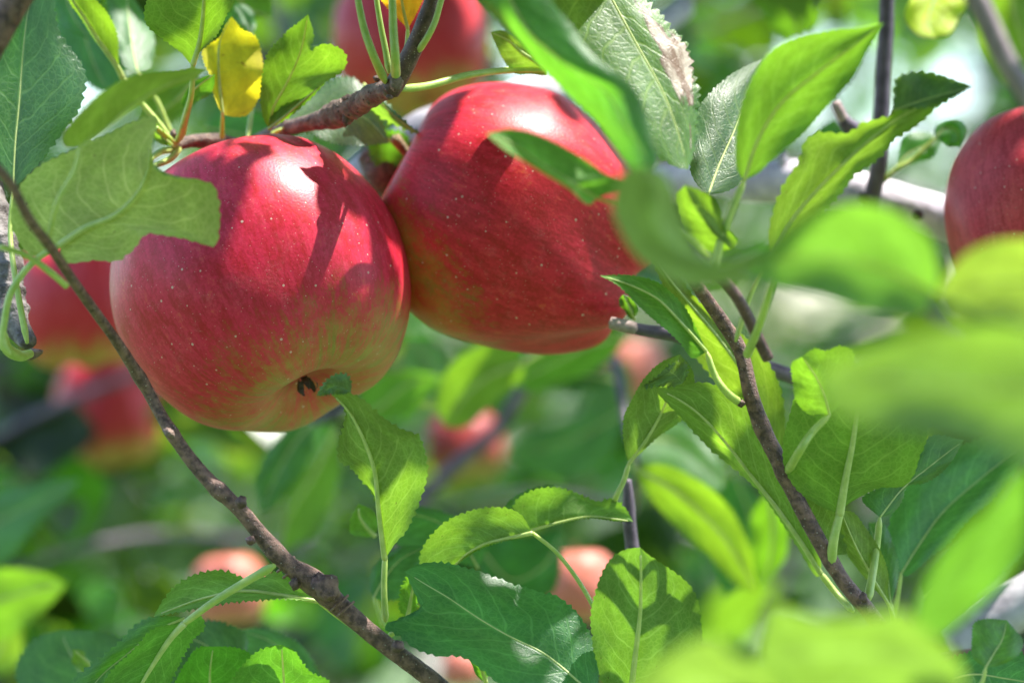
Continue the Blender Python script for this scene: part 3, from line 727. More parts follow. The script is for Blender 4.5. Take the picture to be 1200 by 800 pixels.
leaf(t, '1042,709 1022,675 1003,640 985,598', '1018,682 994,652 980,625', '1041,690 1041,672 1032,645 1013,616 1000,600', z=1.8, c=(.2, .2), teeth=1, rib=1.6, pet='1048,730 1045,758', seed=99)
leaf(t, '1044,706 1040,675 1030,645 1018,612', '1036,690 1030,660 1020,635', '1051,684 1053,662 1047,637 1035,613', z=2.6, side='T', teeth=1.5, rib=1, seed=100, pet='1049,740')

# ------------------------------------------------------------------ tall leaves at upper right
t = thing('upper_right_shoot', 'leafy shoot at the upper right whose two green leaves point up to the right', 'shoot', at(838, 330, -4))
tube('stem', P('806,318,-2 836,322,-4 858,340,-4 900,420,-3'), [6, 7, 7, 7], M_TWIG_RED, t)
leaf(t, '872,212 888,165 915,122 965,80 1036,27', '864,200 862,170 867,130 882,90 905,58 940,42 975,35 1005,32', '890,202 905,187 938,160 972,123 1000,92 1014,62', z=-5, tilt=.4, pet='858,245 845,280 836,320', petr=(5, 6), c=(.2, -.3), teeth=1.2, rib=2.2, bulge=.25, seed=111, tint=(.95, 1.1, .9))
leaf(t, '902,300 930,255 975,205 1030,155 1072,128 1140,101', '900,275 905,250 916,220 935,190 942,168 957,156 995,155 1008,145 1046,131 1050,97,.4 1070,85,.5 1096,87,.5', '915,300 950,262 985,228 1006,202 1018,196 1036,180 1048,165 1076,147 1098,126 1120,113', z=-3.0, tilt=.4, pet='880,345 868,380 862,400', c=(.2, -.2), teeth=3, bulge=.2, seed=112)
leaf(t, '1046,130 1080,118 1140,101', '1048,112 1050,95 1062,86 1080,84 1096,87 1118,97', '1075,127 1098,124 1120,112', z=-4.9, tilt=0, side='T', teeth=3.5, nt=12, rib=.8, seed=113, nu=60, bulge=0, name='leaf_tip', label='dark green tip of a leaf turned over', tint=(.9, 1, .9))
tube('petiole', P('905,330,-7 893,372,-5 876,415,-2.5'), [4.5, 4.5, 5.5], M_PET, t)

# ------------------------------------------------------------------ blurred foreground leaves on the right
t = thing('foreground_shoot', 'out of focus sunlit leaves close to the lens along the right edge', 'shoot', at(1290, 420, -24))
tube('stem', P('1300,200,-24 1290,350,-24 1280,520,-22 1300,760,-20'), [11, 11, 12, 12], M_TWIG, t)
leaf(t, '1098,345 1060,325 1000,305 940,300 878,318', '1100,318 1092,285 1072,262 1040,244 1000,238 960,247 930,263 900,290', '1075,369 1050,367 1010,362 975,352 937,343 905,335', z=-20, tilt=.55, pet='1160,370 1280,400', c=(-.3, -.6), teeth=0, side='U', rib=2, petr=(5, 6), seed=121, tint=(1.1, 1.0, 1.5))
leaf(t, '1290,350 1240,335 1190,330 1140,335 1098,345', '1270,310 1210,282 1170,282 1140,292 1115,315', '1270,385 1210,384 1150,380 1115,372', z=-20, tilt=.55, pet='1290,390', teeth=0, side='U', rib=3.2, c=(-.3, -.4), seed=122, tint=(1.1, 1.0, 1.2))
leaf(t, '1310,455 1240,455 1170,455 1090,450 1020,445 960,450', '1300,385 1230,385 1160,382 1090,388 1040,402 1000,415 970,425', '1300,545 1230,548 1190,536 1140,520 1090,510 1040,503 1000,495 975,480', z=-27, tilt=.55, pet='1330,450', teeth=0, side='U', rib=3.5, c=(.3, -.8), seed=123, tint=(.95, .92, 1.2))
leaf(t, '1072,735 1110,690 1150,640 1190,590 1250,520', '1075,705 1090,672 1120,630 1160,590 1210,535', '1100,745 1150,705 1195,660 1245,600', z=-22, teeth=0, side='U', rib=0, seed=124, pet='1045,790', tint=(.85, .95, 1.0))
t = thing('low_foreground_shoot', 'brilliant blurred leaves close to the lens along the bottom edge', 'shoot', at(1000, 900, -26))
tube('stem', P('820,960,-26 930,900,-26 1040,860,-24 1180,840,-22'), [11, 11, 11, 11], M_TWIG, t)
leaf(t, '1130,795 1080,775 1020,765 950,765 885,775', '1125,775 1100,750 1072,728 1055,712 1035,718 1000,724 960,724 930,716 905,708', '1110,830 1040,840 960,835 905,815', z=-25, tilt=.55, teeth=0, side='U', rib=0, seed=125, pet='1120,845', tint=(.85, .92, 1.2), c=(-.5, .3))
leaf(t, '930,850 880,820 830,805 780,810 735,830', '905,795 885,773 862,756 832,746 800,755 770,776 748,800', '900,890 830,890 770,870', z=-26, tilt=.55, teeth=0, side='U', rib=0, seed=126, pet='940,895', tint=(1.05, 1.0, 1.5), c=(-.4, .4))

# ------------------------------------------------------------------ teal leaf low on the right
t = thing('low_right_shoot', 'shoot low on the right with a big smooth teal leaf facing forward', 'shoot', at(1060, 800, 5))
tube('stem', P('1000,840,5 1050,790,5 1120,770,5 1240,760,5'), [8, 8, 8, 8], M_TWIG, t)
leaf(t, '1056,672 1076,640 1105,600 1150,560 1200,520', '1040,645 1042,615 1052,590 1070,562 1100,535 1140,515 1175,505', '1062,675 1090,653 1112,637 1138,607 1165,585 1198,540', z=4.5, side='T', pet='1052,700 1045,745 1050,790', c=(-.3, -.2), teeth=2, bulge=.2, seed=131, tint=(.8, 1.0, 1.25))
leaf(t, '1155,782 1165,765 1175,748 1180,726', '1140,770 1139,745 1141,730 1152,725', '1175,778 1195,765 1199,750 1190,738', z=-3, side='T', teeth=2, seed=132, pet='1150,800 1130,815', tint=(.9, 1.1, .8))
leaf(t, '1100,800 1140,790 1180,795 1240,805', '1110,775 1150,760 1200,765', '1120,830 1160,840 1210,835', z=1, side='T', seed=133, tint=(.8, 1.0, 1.2))
leaf(t, '1085,700 1120,670 1150,640 1200,600', '1082,680 1110,650 1140,620', '1120,705 1160,680 1200,640', z=9, side='T', seed=134, tint=(.8, 1, .9))

# ------------------------------------------------------------------ bottom centre shoot
t = thing('bottom_shoot', 'shoot at the bottom centre with a large teal leaf and an upright grey green leaf', 'shoot', at(720, 860, 2))
tube('stem', P('560,900,2 650,880,2 720,865,2 770,840,3 760,760,6 742,660,8'), [9, 9, 9, 8, 7, 6], M_TWIG, t)
leaf(t, '697,815 638,766 600,747 562,725 525,700 498,684 474,669', '702,790 697,768 692,742 680,722 665,706 650,697 630,692 600,683 565,670 537,662 512,658 490,661', '640,830 600,812 580,797 563,784 545,771 512,768 487,760 472,748 450,735 462,727 491,718 488,700',
     z=-1.0, tilt=.4, side='T', pet='715,850', c=(.3, -.5), teeth=2.8, bulge=.15, seed=141, tint=(.75, .98, 1.05), nt=34)
leaf(t, '738,828 743,780 746,755 750,720 751,690 751,664 750,641', '718,820 702,790 696,768 693,740 692,722 697,695 705,672 718,652 735,643', '775,815 805,790 821,760 823,742 821,727 819,706 812,690 800,677 776,660 758,648', z=.4, pet='730,860', petr=(4, 5), c=(.2, .3), teeth=1.8, rib=4.0, bulge=.2, seed=142, tint=(.8, .85, .95))
leaf(t, '624,624 592,631 568,637 548,648 535,660 522,672', '612,604 598,596 575,594 545,600 522,611 505,627 495,642 491,658 500,670', '610,630 590,634 565,642 548,652', z=1.4, c=(.5, -.1), teeth=2.2, rib=2.4, seed=143, pet='655,650 700,720 735,840', bulge=.15)
leaf(t, '620,622 655,612 690,605 715,607 742,611', '601,594 612,580 632,572 655,571 675,577 700,587 717,584 733,595', '640,617 665,611 690,607 720,610', z=3.0, c=(.5, 0), teeth=2.6, rib=1.6, seed=144, side='U', bulge=.15)
leaf(t, '590,605 610,590 640,578 668,578', '592,592 612,577 634,570 655,569', '600,604 622,597 650,587', z=3.6, side='T', teeth=2.6, seed=145, tint=(.8, 1, .9), nu=50)
leaf(t, '438,700 450,678 470,655 500,640', '434,690 436,668 446,655 470,640', '450,704 470,700 490,675', z=5.5, side='T', seed=146, tint=(.7, .9, 1.0), pet='450,735')
leaf(t, '478,722 482,700 484,685 480,672', '468,715 468,695 474,678', '488,716 490,700 488,685', z=2.4, seed=147, nu=40, pet='470,735 455,745')
leaf(t, '560,665 545,640 520,615 480,602 450,605', '540,660 505,650 470,640 452,622', '570,640 545,612 505,595 470,594', z=7, side='T', seed=148, tint=(.7, .95, 1.15))
leaf(t, '440,628 430,618 422,606 420,590', '425,630 410,627 412,612', '442,615 438,600 430,592', z=5, seed=149, nu=30)
leaf(t, '570,800 562,775 558,750', '556,790 552,770', '572,785 566,765', z=2, seed=150, nu=30)

# ------------------------------------------------------------------ bottom left shoot
t = thing('bottom_left_shoot', 'cluster of lit and dark leaves in the bottom left corner below the twig', 'shoot', at(230, 870, 3))
tube('stem', P('60,900,4 150,880,3 250,870,3 380,880,3'), [8, 8, 8, 8], M_TWIG, t)
leaf(t, '216,724 185,738 150,765 118,792 90,830', '207,722 180,722 160,730 140,751 120,768 100,783 84,797', '206,738 180,765 150,800 110,835', z=1.6, side='T', c=(-.2, .3), teeth=3.2, nt=20, seed=151, tint=(.9, 1.05, .85))
leaf(t, '250,850 248,820 246,790 250,757', '212,840 202,812 207,795 217,776 232,758', '290,840 305,810 300,785 295,767 276,758', z=3.0, teeth=2, rib=2, seed=152, tint=(.95, 1.1, .8))
leaf(t, '345,860 335,820 332,785 330,755', '290,840 262,815 275,790 298,765 315,757', '385,850 392,815 383,795 366,788 354,775 346,762', z=1.4, teeth=2.4, rib=2.4, seed=153)
leaf(t, '150,860 115,820 90,780 70,738', '80,860 30,820 18,790 25,765 45,745', '165,820 175,780 160,755 120,740', z=8, side='T', seed=154, tint=(.7, .85, .8))
leaf(t, '112,785 98,770 85,760', '105,776 96,764', '100,785 84,775', z=6, seed=155, nu=30)
leaf(t, '320,830 280,790 240,755 205,742', '290,770 290,745 268,730 240,726 220,732', '270,820 220,800 185,780', z=4.6, side='T', c=(.2, .2), teeth=3, seed=156, tint=(.6, .8, .8))
leaf(t, '380,830 350,780 315,750 278,738', '375,790 352,755 325,740 300,735', '350,820 305,790 280,760', z=6.5, side='T', seed=157, tint=(.8, 1.1, 1.3))
leaf(t, '170,850 172,810 185,770 210,730', '140,840 148,790 175,745', '200,850 225,800 225,760', z=3.6, side='T', seed=158, tint=(.7, .9, .8))

# ------------------------------------------------------------------ middle leaves between the twigs
t = thing('middle_shoot', 'short dark upright twig right of the middle with one drooping green leaf', 'shoot', at(742, 662, 5))
tube('stem', P('735,562,5 737,590,5 738,615,5 741,642,5 748,700,5'), [5, 7.5, 8, 9, 8], M_VIOLET, t)
leaf(t, '737,543 757,516 775,484 787,452 797,415', '733,530 730,508 732,485 742,465 755,443 775,424', '752,530 771,512 801,490 812,465 812,435', z=2.8, pet='731,563 722,582 716,600,1', petr=(3.5, 4), teeth=1.2, rib=2, c=(.3, .2), seed=161)
tube('cut_twig', P('716,378,4 735,383,4 760,388,4.2 792,392,4.5 850,412,5 915,436,6 960,452,7'), [6.5, 7.5, 9, 8, 8, 9, 9], M_VIOLET, t, samples=40)
tube('cut_end', P('715,378,3.8 728,381,3.8 744,385,3.8'), [7, 7.8, 7.6], M_CUT, t, samples=12)
leaf(t, '744,375 737,358 730,345', '736,372 727,352', '746,362 738,347', z=4, nu=30, rib=1.5, seed=162)

# ------------------------------------------------------------------ limbs and blurred twigs behind
t = thing('grey_limb', 'pale grey limb lit from above running behind the right leaves to the edge', 'limb', at(1240, 300, 12))
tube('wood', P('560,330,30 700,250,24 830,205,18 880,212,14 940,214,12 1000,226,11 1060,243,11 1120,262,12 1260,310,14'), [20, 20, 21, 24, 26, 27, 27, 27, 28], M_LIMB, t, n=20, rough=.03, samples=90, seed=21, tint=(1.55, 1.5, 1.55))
blob('bud', 1013, 233, 9, 8, 7, M_BUD, t, 41); blob('knob', 1075, 252, 9, 7, 6, M_BUD, t, 42); blob('knob', 918, 190, 12, 7, 12, M_LIMB, t, 43)
t = thing('mottled_limb', 'mottled grey limb showing in the gap between the two large apples', 'limb', at(420, 210, 13))
tube('wood', P('395,240,14 430,205,13 465,180,12.5 505,152,12 560,136,12 610,116,13 655,106,14 720,70,18 800,10,24'), [26, 26, 27, 25, 24, 22, 18, 16, 14], M_LIMB, t, n=20, rough=.04, samples=80, seed=22)
blob('knob', 507, 166, 8, 12, 9, M_SPUR, t, 44, rot=-.5); blob('knob', 490, 176, 9, 9, 12, M_BUD, t, 45)
tube('shaded_bark', P('470,215,10 452,205,9 440,190,9 430,178,9'), [30, 26, 20, 14], M_BUD, t, samples=30, rough=.06)  # limb bark in shadow: its shade is put into the dark colour
t = thing('violet_branch', 'upright dark violet branch with a side stub at the upper right', 'branch', at(1015, 290, 9))
tube('stem', P('1040,-20,9 1038,40,9 1035,90,9 1032,150,9 1030,190,9 1018,250,10 1000,320,12'), [9, 9, 9.5, 9.5, 10, 11, 11], M_VIOLET, t, n=14, samples=60, rough=.03)
tube('side_stub', P('1028,165,9 1010,155,8.5 995,148,8 985,132,8 979,120,8'), [8, 8, 10, 7, 6.5], M_VIOLET, t, samples=24)
tube('cut_end', P('988,140,7.6 983,130,7.5 979,121,7.5'), [6, 6.6, 6], M_CUT, t, samples=8)
t = thing('corner_branch', 'blurred grey brown branch slanting down across the upper right corner', 'branch', at(1240, 150, -18))
tube('stem', P('1110,-60,-14 1150,10,-14 1178,70,-14 1215,130,-14 1260,220,-14'), [14, 13.5, 13, 13, 13], M_LIMB, t, n=14, samples=40, tint=(.7, .58, .55))
t = thing('dark_corner_limb', 'dark brown limb crossing the upper left corner', 'limb', at(-40, 60, -5))
tube('wood', P('60,-70,-6 22,-8,-6 -4,38,-6 -40,100,-6'), [20, 19, 19, 19], M_TWIG, t, n=14, samples=40, rough=.04)
t = thing('lavender_limb', 'pale lavender grey limb in the bottom right corner', 'limb', at(1260, 690, 10))
tube('wood', P('1120,760,10 1160,728,10 1200,704,10 1270,670,10 1360,640,10'), [30, 30, 31, 32, 32], M_LIMB, t, n=18, samples=40, rough=.03)
t = thing('blurred_violet_twig', 'thin blurred violet twig slanting across the red apple at the centre', 'twig', at(500, 580, 38))
tube('stem', P('480,600,38 510,567,38 545,535,38 580,505,38 605,470,38 625,440,38 660,415,40'), [9, 9, 8.5, 8, 7.5, 7.5, 7], M_VIOLET, t, samples=50)
t = thing('far_trunk', 'blurred dark upright stem far behind at the lower left', 'trunk', at(172, 800, 190))
tube('stem', P('180,900,190 172,720,190 168,640,190 166,560,190 175,480,195 190,300,200'), [11, 11, 10, 9, 8, 8], M_TRUNK, t, samples=40)

# ------------------------------------------------------------------ blurred leaves standing a little behind the fruit
t = thing('rear_left_shoot', 'blurred shoot at the left edge with a blue and a bright green leaf', 'shoot', at(-60, 660, 34))
tube('stem', P('-80,560,34 -62,650,34 -50,760,34'), [8, 8, 8], M_TWIG, t)
leaf(t, '-50,640 0,610 50,585 95,562', '-20,585 30,570 65,563', '0,660 30,630 65,595', z=30, side='T', tint=(.8, 1, 1.3), pet='-60,650', seed=201)
leaf(t, '-40,712 10,700 45,690 78,685', '-10,670 25,666 55,672', '0,750 35,728 62,705', z=26, side='U', tint=(1.1, 1.1, .8), pet='-55,720', seed=202)
leaf(t, '-40,800 0,760 10,725 15,690', '-40,740 -20,700', '20,780 25,730', z=28, side='U', tint=(1.1, 1.1, .8), pet='-50,800', seed=203)
t = thing('rear_centre_shoot', 'blurred bright leaf and dark leaves hanging below the right apple', 'shoot', at(640, 380, 30))
tube('stem', P('700,300,34 690,360,32 660,400,30 600,430,30'), [8, 8, 7, 6], M_VIOLET, t)
leaf(t, '615,425 575,440 545,465 522,500', '600,405 555,408 520,440 512,480', '610,445 580,470 545,500', z=26, side='U', tint=(1.1, 1.1, .7), seed=204, pet='650,405', label='sunlit yellow green blurred leaf under the right apple')
leaf(t, '735,395 690,405 650,425 600,450', '710,425 670,445 630,460', '710,380 660,395 620,420', z=28, side='U', tint=(1, 1.1, .8), seed=205, pet='700,380')
leaf(t, '720,445 690,440 650,442 600,450', '700,455 650,456', '700,432 650,430', z=30, side='T', tint=(.5, .6, .5), seed=206)
leaf(t, '735,480 700,500 660,520 600,530', '710,540 665,560 620,552', '700,482 660,495 620,508', z=40, side='T', tint=(.8, 1, 1.1), seed=207)
leaf(t, '735,420 700,440 680,480 670,520', '740,460 715,500', '690,440 672,480', z=44, side='T', tint=(.7, .9, 1.0), seed=208)
leaf(t, '480,395 500,420 520,450 535,470', '470,420 490,460', '510,400 530,440', z=34, side='T', tint=(1.1, 1.2, 1.4), seed=209)
t = thing('rear_drooping_shoot', 'blurred shoot with a long brilliant leaf behind the right twig', 'shoot', at(745, 500, 22))
tube('stem', P('720,420,24 735,500,22 745,540,20 742,600,24'), [5, 5, 5, 5], M_VIOLET, t)
leaf(t, '742,548 790,575 835,615 865,655 888,697', '770,543 815,560 855,595 880,645', '752,570 790,615 830,650 862,685', z=17, side='U', tint=(1.15, 1.1, .6), seed=210, pet='740,530', label='long brilliant yellow green blurred leaf')
leaf(t, '900,575 905,615 902,655 892,690', '882,600 880,650', '918,600 922,650', z=20, side='U', tint=(1.1, 1.1, .6), seed=211)
leaf(t, '740,520 775,515 810,530 850,570', '760,490 800,495 840,535', '750,540 790,560 830,580', z=24, tilt=1.0, side='T', c=(-.3, .3), tint=(1.6, 1.5, 1.7), seed=212)
leaf(t, '860,555 880,610 875,660 850,700', '830,590 835,650', '900,600 900,660', z=26, side='T', tint=(.7, 1, .8), seed=213)
t = thing('rear_low_shoot', 'blurred dark shoot under the left apple', 'shoot', at(390, 500, 26))
tube('stem', P('420,470,26 380,490,26 340,500,26'), [5, 5, 5], M_VIOLET, t)
leaf(t, '365,495 345,520 325,555 305,600', '345,495 315,525 298,565', '368,520 350,560 325,592', z=22, side='T', tint=(.6, .85, .6), seed=214)
leaf(t, '395,500 365,560 335,610 330,650', '370,530 340,570', '400,550 370,620', z=30, side='U', tint=(.9, 1, .8), seed=215)
leaf(t, '400,490 440,480 480,450 520,440', '430,500 480,480', '420,460 470,435', z=28, side='U', tint=(.9, 1, .9), seed=216)
leaf(t, '560,640 600,680 640,660 660,620', '570,690 610,720 650,690', '580,630 620,625', z=20, side='T', tint=(.5, .75, .6), seed=217)
t = thing('rear_upper_shoot', 'blurred teal and green leaves high behind the yellow leaf', 'shoot', at(200, -60, 16))
tube('stem', P('60,-60,16 160,-50,16 260,-60,16 380,-80,18'), [7, 7, 7, 7], M_TWIG, t)
leaf(t, '70,-40 78,0 92,30 112,50', '60,0 72,28', '92,-10 108,25', z=10, side='T', tint=(.9, 1.1, 1.4), seed=218, pet='80,-55')
leaf(t, '95,-40 95,20 110,75 128,110', '66,10 75,60 105,100', '120,10 142,60 145,90', z=13, side='T', tint=(.6, .95, 1.1), seed=219, pet='100,-55')
leaf(t, '240,150 290,160 340,175 380,200', '260,125 320,140', '250,180 310,195', z=14, side='T', tint=(.9, 1.1, 1.1), seed=220)
leaf(t, '262,-40 275,-10 290,10 320,20', '262,-5 280,20', '290,-30 315,-5', z=12, side='U', tint=(1, 1.1, .8), seed=221, pet='250,-55')
leaf(t, '230,90 215,110 190,130 160,140', '210,90 175,110', '225,125 195,145', z=12, side='U', tint=(.9, 1, .8), seed=222)
t = thing('rear_right_shoot', 'blurred leaves around the violet branch at the upper right', 'shoot', at(1060, -60, 14))
tube('stem', P('880,-60,16 980,-50,16 1100,-60,16 1210,-40,16'), [8, 8, 8, 8], M_TWIG, t)
leaf(t, '985,240 1000,200 990,165 975,140', '960,220 955,180 960,150', '1015,215 1010,180', z=13, side='T', tint=(.6, 1, .7), seed=223)
leaf(t, '1050,196 1065,180 1085,170 1104,163', '1058,160 1085,154', '1070,192 1095,184', z=9, side='T', tint=(.8, 1, 1), seed=224, pet='1042,206 1026,222,1')
leaf(t, '1096,162 1108,150 1120,152 1124,173', '1096,146 1120,138 1130,150', '1106,166 1112,172', z=9, side='T', tint=(.7, 1.1, .7), seed=225, nu=30, pet='1070,186 1048,200 1028,216,1')
leaf(t, '1110,-30 1095,0 1088,25 1095,45', '1075,-10 1060,20 1078,42', '1140,-10 1125,20 1112,40', z=-8, side='T', mat=M_YELLOW, tint=(.9, 1.2, 1.4), seed=226, pet='1105,-55', teeth=0, label='pale yellow blurred leaf at the top edge')
leaf(t, '905,-30 925,0 935,30 925,50', '890,0 905,35', '945,0 955,30', z=24, side='U', tint=(1.1, 1.1, .7), seed=227)
leaf(t, '1180,-30 1190,20 1200,60 1180,100', '1150,10 1150,60', '1230,20 1230,70', z=20, side='U', tint=(1, 1.1, .7), seed=228)
leaf(t, '1210,140 1180,170 1150,190 1120,200', '1180,150 1150,165', '1190,190 1160,205', z=20, side='U', tint=(1, 1.1, .7), seed=229)

# gaps in the greenery through which the bright sky low over the orchard shows: photo x, y, radius
GAPS = [(962, 78, 13), (1092, 118, 8), (1112, 160, 8), (1068, 150, 9), (935, 92, 6), (985, 212, 6), (865, 340, 8), (950, 350, 7), (1028, 368, 7), (500, 385, 7), (408, 60, 8), (915, 246, 6)]
_r = np.random.default_rng(3)
GAPS += [(_r.uniform(0, 1200), _r.uniform(0, 380), _r.uniform(2, 5)) for _ in range(55)]
def in_gap(P3, extra):
    P3 = np.atleast_2d(P3)
    X = 600 + P3[:, 0] / (.0003 * P3[:, 1]); Y = 400 - (P3[:, 2] - ZC) / (.0003 * P3[:, 1])
    e = extra / (.0003 * P3[:, 1])
    return np.any([(X - a) ** 2 + (Y - b) ** 2 < (r + e) ** 2 for a, b, r in GAPS], axis=0)
# ------------------------------------------------------------------ generic leaf shapes for repeats
def gen_leaf(seed, nu=9, nv=2):
    rg = np.random.default_rng(seed)
    wd = rg.uniform(.27, .34); fold = rg.uniform(.05, .5); curl = rg.uniform(-.1, .55); tw = rg.uniform(-.5, .5); wv = rg.uniform(.0, .05)
    V, uv = [], []
    for i in range(nu + 1):
        u = i / nu
        hw = wd * (math.sin(math.pi * min(1, u ** .82)) ** .75 if 0 < u < 1 else 0.002)
        hw = max(hw, .002)
        ang = curl * u * 1.3
        yy, zz = u * math.cos(ang * .6), -u * math.sin(ang) * .6
        for j in range(-nv, nv + 1):
            s = j / nv
            x = s * hw; z = abs(s) * hw * fold + wv * math.sin(u * 14 + s) * abs(s)
            a = tw * u
            V.append((x * math.cos(a) - z * math.sin(a), yy, zz + x * math.sin(a) + z * math.cos(a)))
            uv.append((u, .5 + .5 * s))
    k = 2 * nv + 1
    F = [(i * k + j, i * k + j + 1, (i + 1) * k + j + 1, (i + 1) * k + j) for i in range(nu) for j in range(k - 1)]
    return np.array(V), F, np.array(uv)

GEN = [gen_leaf(s) for s in range(7)]
LOW = [gen_leaf(s + 50, 6, 1) for s in range(6)]
SHARED = [mesh_data('rear_leaf', V, F, M_LEAF_REAR, uv) for V, F, uv in [gen_leaf(s, 14, 3) for s in range(7)]]

def frame(rg, droop=.5, spread=1.0):
    """orientation of a leaf: blade facing up to the sky on the whole, drooping"""
    az = rg.uniform(0, 2 * math.pi)
    e = Euler((-droop * rg.uniform(.1, 1.6), rg.normal() * .55 * spread, az), 'XYZ')
    return np.array(e.to_matrix())

# ------------------------------------------------------------------ shoots behind the fruit, blurred
MARKS = [(60, 90, 'the dark leaf at the upper left'), (275, 80, 'the yellow leaf'), (306, 331, 'the largest red apple'), (60, 350, 'the rough spur'), (480, 50, 'the fan of green petioles'),
         (603, 262, 'the dark red right apple'), (760, 90, 'the scorched leaf'), (960, 100, 'the two tall leaves at the upper right'), (1150, 60, 'the corner branch'), (1230, 240, 'the apple cut off by the edge'),
         (1000, 310, 'the blurred leaf before the limb'), (880, 480, 'the purplish right twig'), (1100, 450, 'the brightest blurred leaf'), (1130, 600, 'the smooth teal leaf at the right'),
         (200, 500, 'the diagonal twig'), (450, 540, 'the hanging leaf with the curled tip'), (650, 500, 'the violet twig at the centre'), (50, 650, 'the blue leaf at the left edge'), (220, 740, 'the leaves of the lower left corner'),
         (400, 760, 'the foot of the diagonal twig'), (590, 730, 'the large teal leaf at the bottom'), (755, 720, 'the upright grey green leaf'), (1000, 760, 'the brilliant leaf at the bottom edge')]
USED = set()
def rear_label(x, y):
    for mx, my, what in sorted(MARKS, key=lambda q: math.hypot(q[0] - x, q[1] - y)):
        dx, dy = x - mx, y - my
        d = 'above' if dy < -45 and abs(dy) > abs(dx) else 'below' if dy > 45 and abs(dy) > abs(dx) else 'left of' if dx < -45 else 'right of' if dx > 45 else 'straight behind'
        l = 'blurred leafy shoot in the back, ' + d + ' ' + what
        if l not in USED:
            USED.add(l); return l
rg = np.random.default_rng(5)
spots = []
for gx in range(-60, 1300, 150):
    for gy in range(-60, 960, 170):
        spots.append((gx + rg.uniform(-60, 60), gy + rg.uniform(-60, 60), rg.uniform(55, 165)))
for (sx, sy, sz) in spots:
    base = at(sx, sy, sz)
    t = thing('rear_shoot', rear_label(sx, sy), 'shoot', base, 'blurred leafy shoots behind the apples')
    ln = rg.uniform(.16, .30); a = rg.uniform(0, 6.28)
    d = np.array([math.cos(a) * .8, math.sin(a) * .5, rg.uniform(-.2, 1.0)]); d /= np.linalg.norm(d)
    b = np.array(base) - d * ln / 2
    C = np.array([b + d * ln * s + np.array([0, 0, .02 * math.sin(3 * s)]) for s in np.linspace(0, 1, 10)])
    V, F = tube_geo(C, np.linspace(.0030, .0016, 10), 7, .05, 3)
    mk('stem', V, F, M_VIOLET, t, origin=C[0])
    n = int(rg.integers(7, 11))
    if in_gap(np.array(base), .03)[0]: n = 2
    for i in range(n):
        s = (i + .6) / n
        if in_gap(b + d * ln * s, .018)[0]: continue
        o = bpy.data.objects.new('leaf', SHARED[int(rg.integers(0, 7))])
        COL.objects.link(o); o.parent = t
        m = frame(rg, .55)
        sc = rg.uniform(.055, .085)
        o.matrix_local = Matrix.LocRotScale(Vector(b + d * ln * s - np.array(base)), Matrix(m.tolist()).to_quaternion(), (sc,) * 3)
        kk = rg.choice([.2, .4, .8, 1.25])  # skewed dark: tint paints in shaded leaves beside brighter ones
        o.color = (kk, kk * rg.uniform(.95, 1.1), kk * rg.uniform(.7, 1.15), 1)

# ------------------------------------------------------------------ masses of leaves nobody could count
def leaf_mass(name, centers, mats, sizes, mat, parent=None, origin=(0, 0, 0), shapes=LOW):
    VV, FF, UU, off = [], [], [], 0
    for c, m, s, i in zip(centers, mats, sizes, RNG.integers(0, len(shapes), len(centers))):
        V, F, uv = shapes[i]
        VV.append((V * s) @ np.asarray(m).T + c)
        FF.append(np.array(F) + off); UU.append(uv); off += len(V)
    V = np.vstack(VV) - np.array(origin); F = np.vstack(FF); U = np.vstack(UU)
    me = bpy.data.meshes.new(name)
    me.vertices.add(len(V)); me.vertices.foreach_set('co', V.astype(np.float32).ravel())
    me.loops.add(F.size); me.loops.foreach_set('vertex_index', F.astype(np.int32).ravel())
    me.polygons.add(len(F)); me.polygons.foreach_set('loop_start', np.arange(0, F.size, 4, dtype=np.int32))
    me.polygons.foreach_set('use_smooth', np.ones(len(F), bool))
    me.update(calc_edges=True)
    l = me.uv_layers.new(name='UVMap'); l.data.foreach_set('uv', U[F.ravel()].astype(np.float32).ravel())
    me.materials.append(mat)
    o = bpy.data.objects.new(name, me); COL.objects.link(o)
    o.location = origin
    if parent is not None: o.parent = parent
    return o

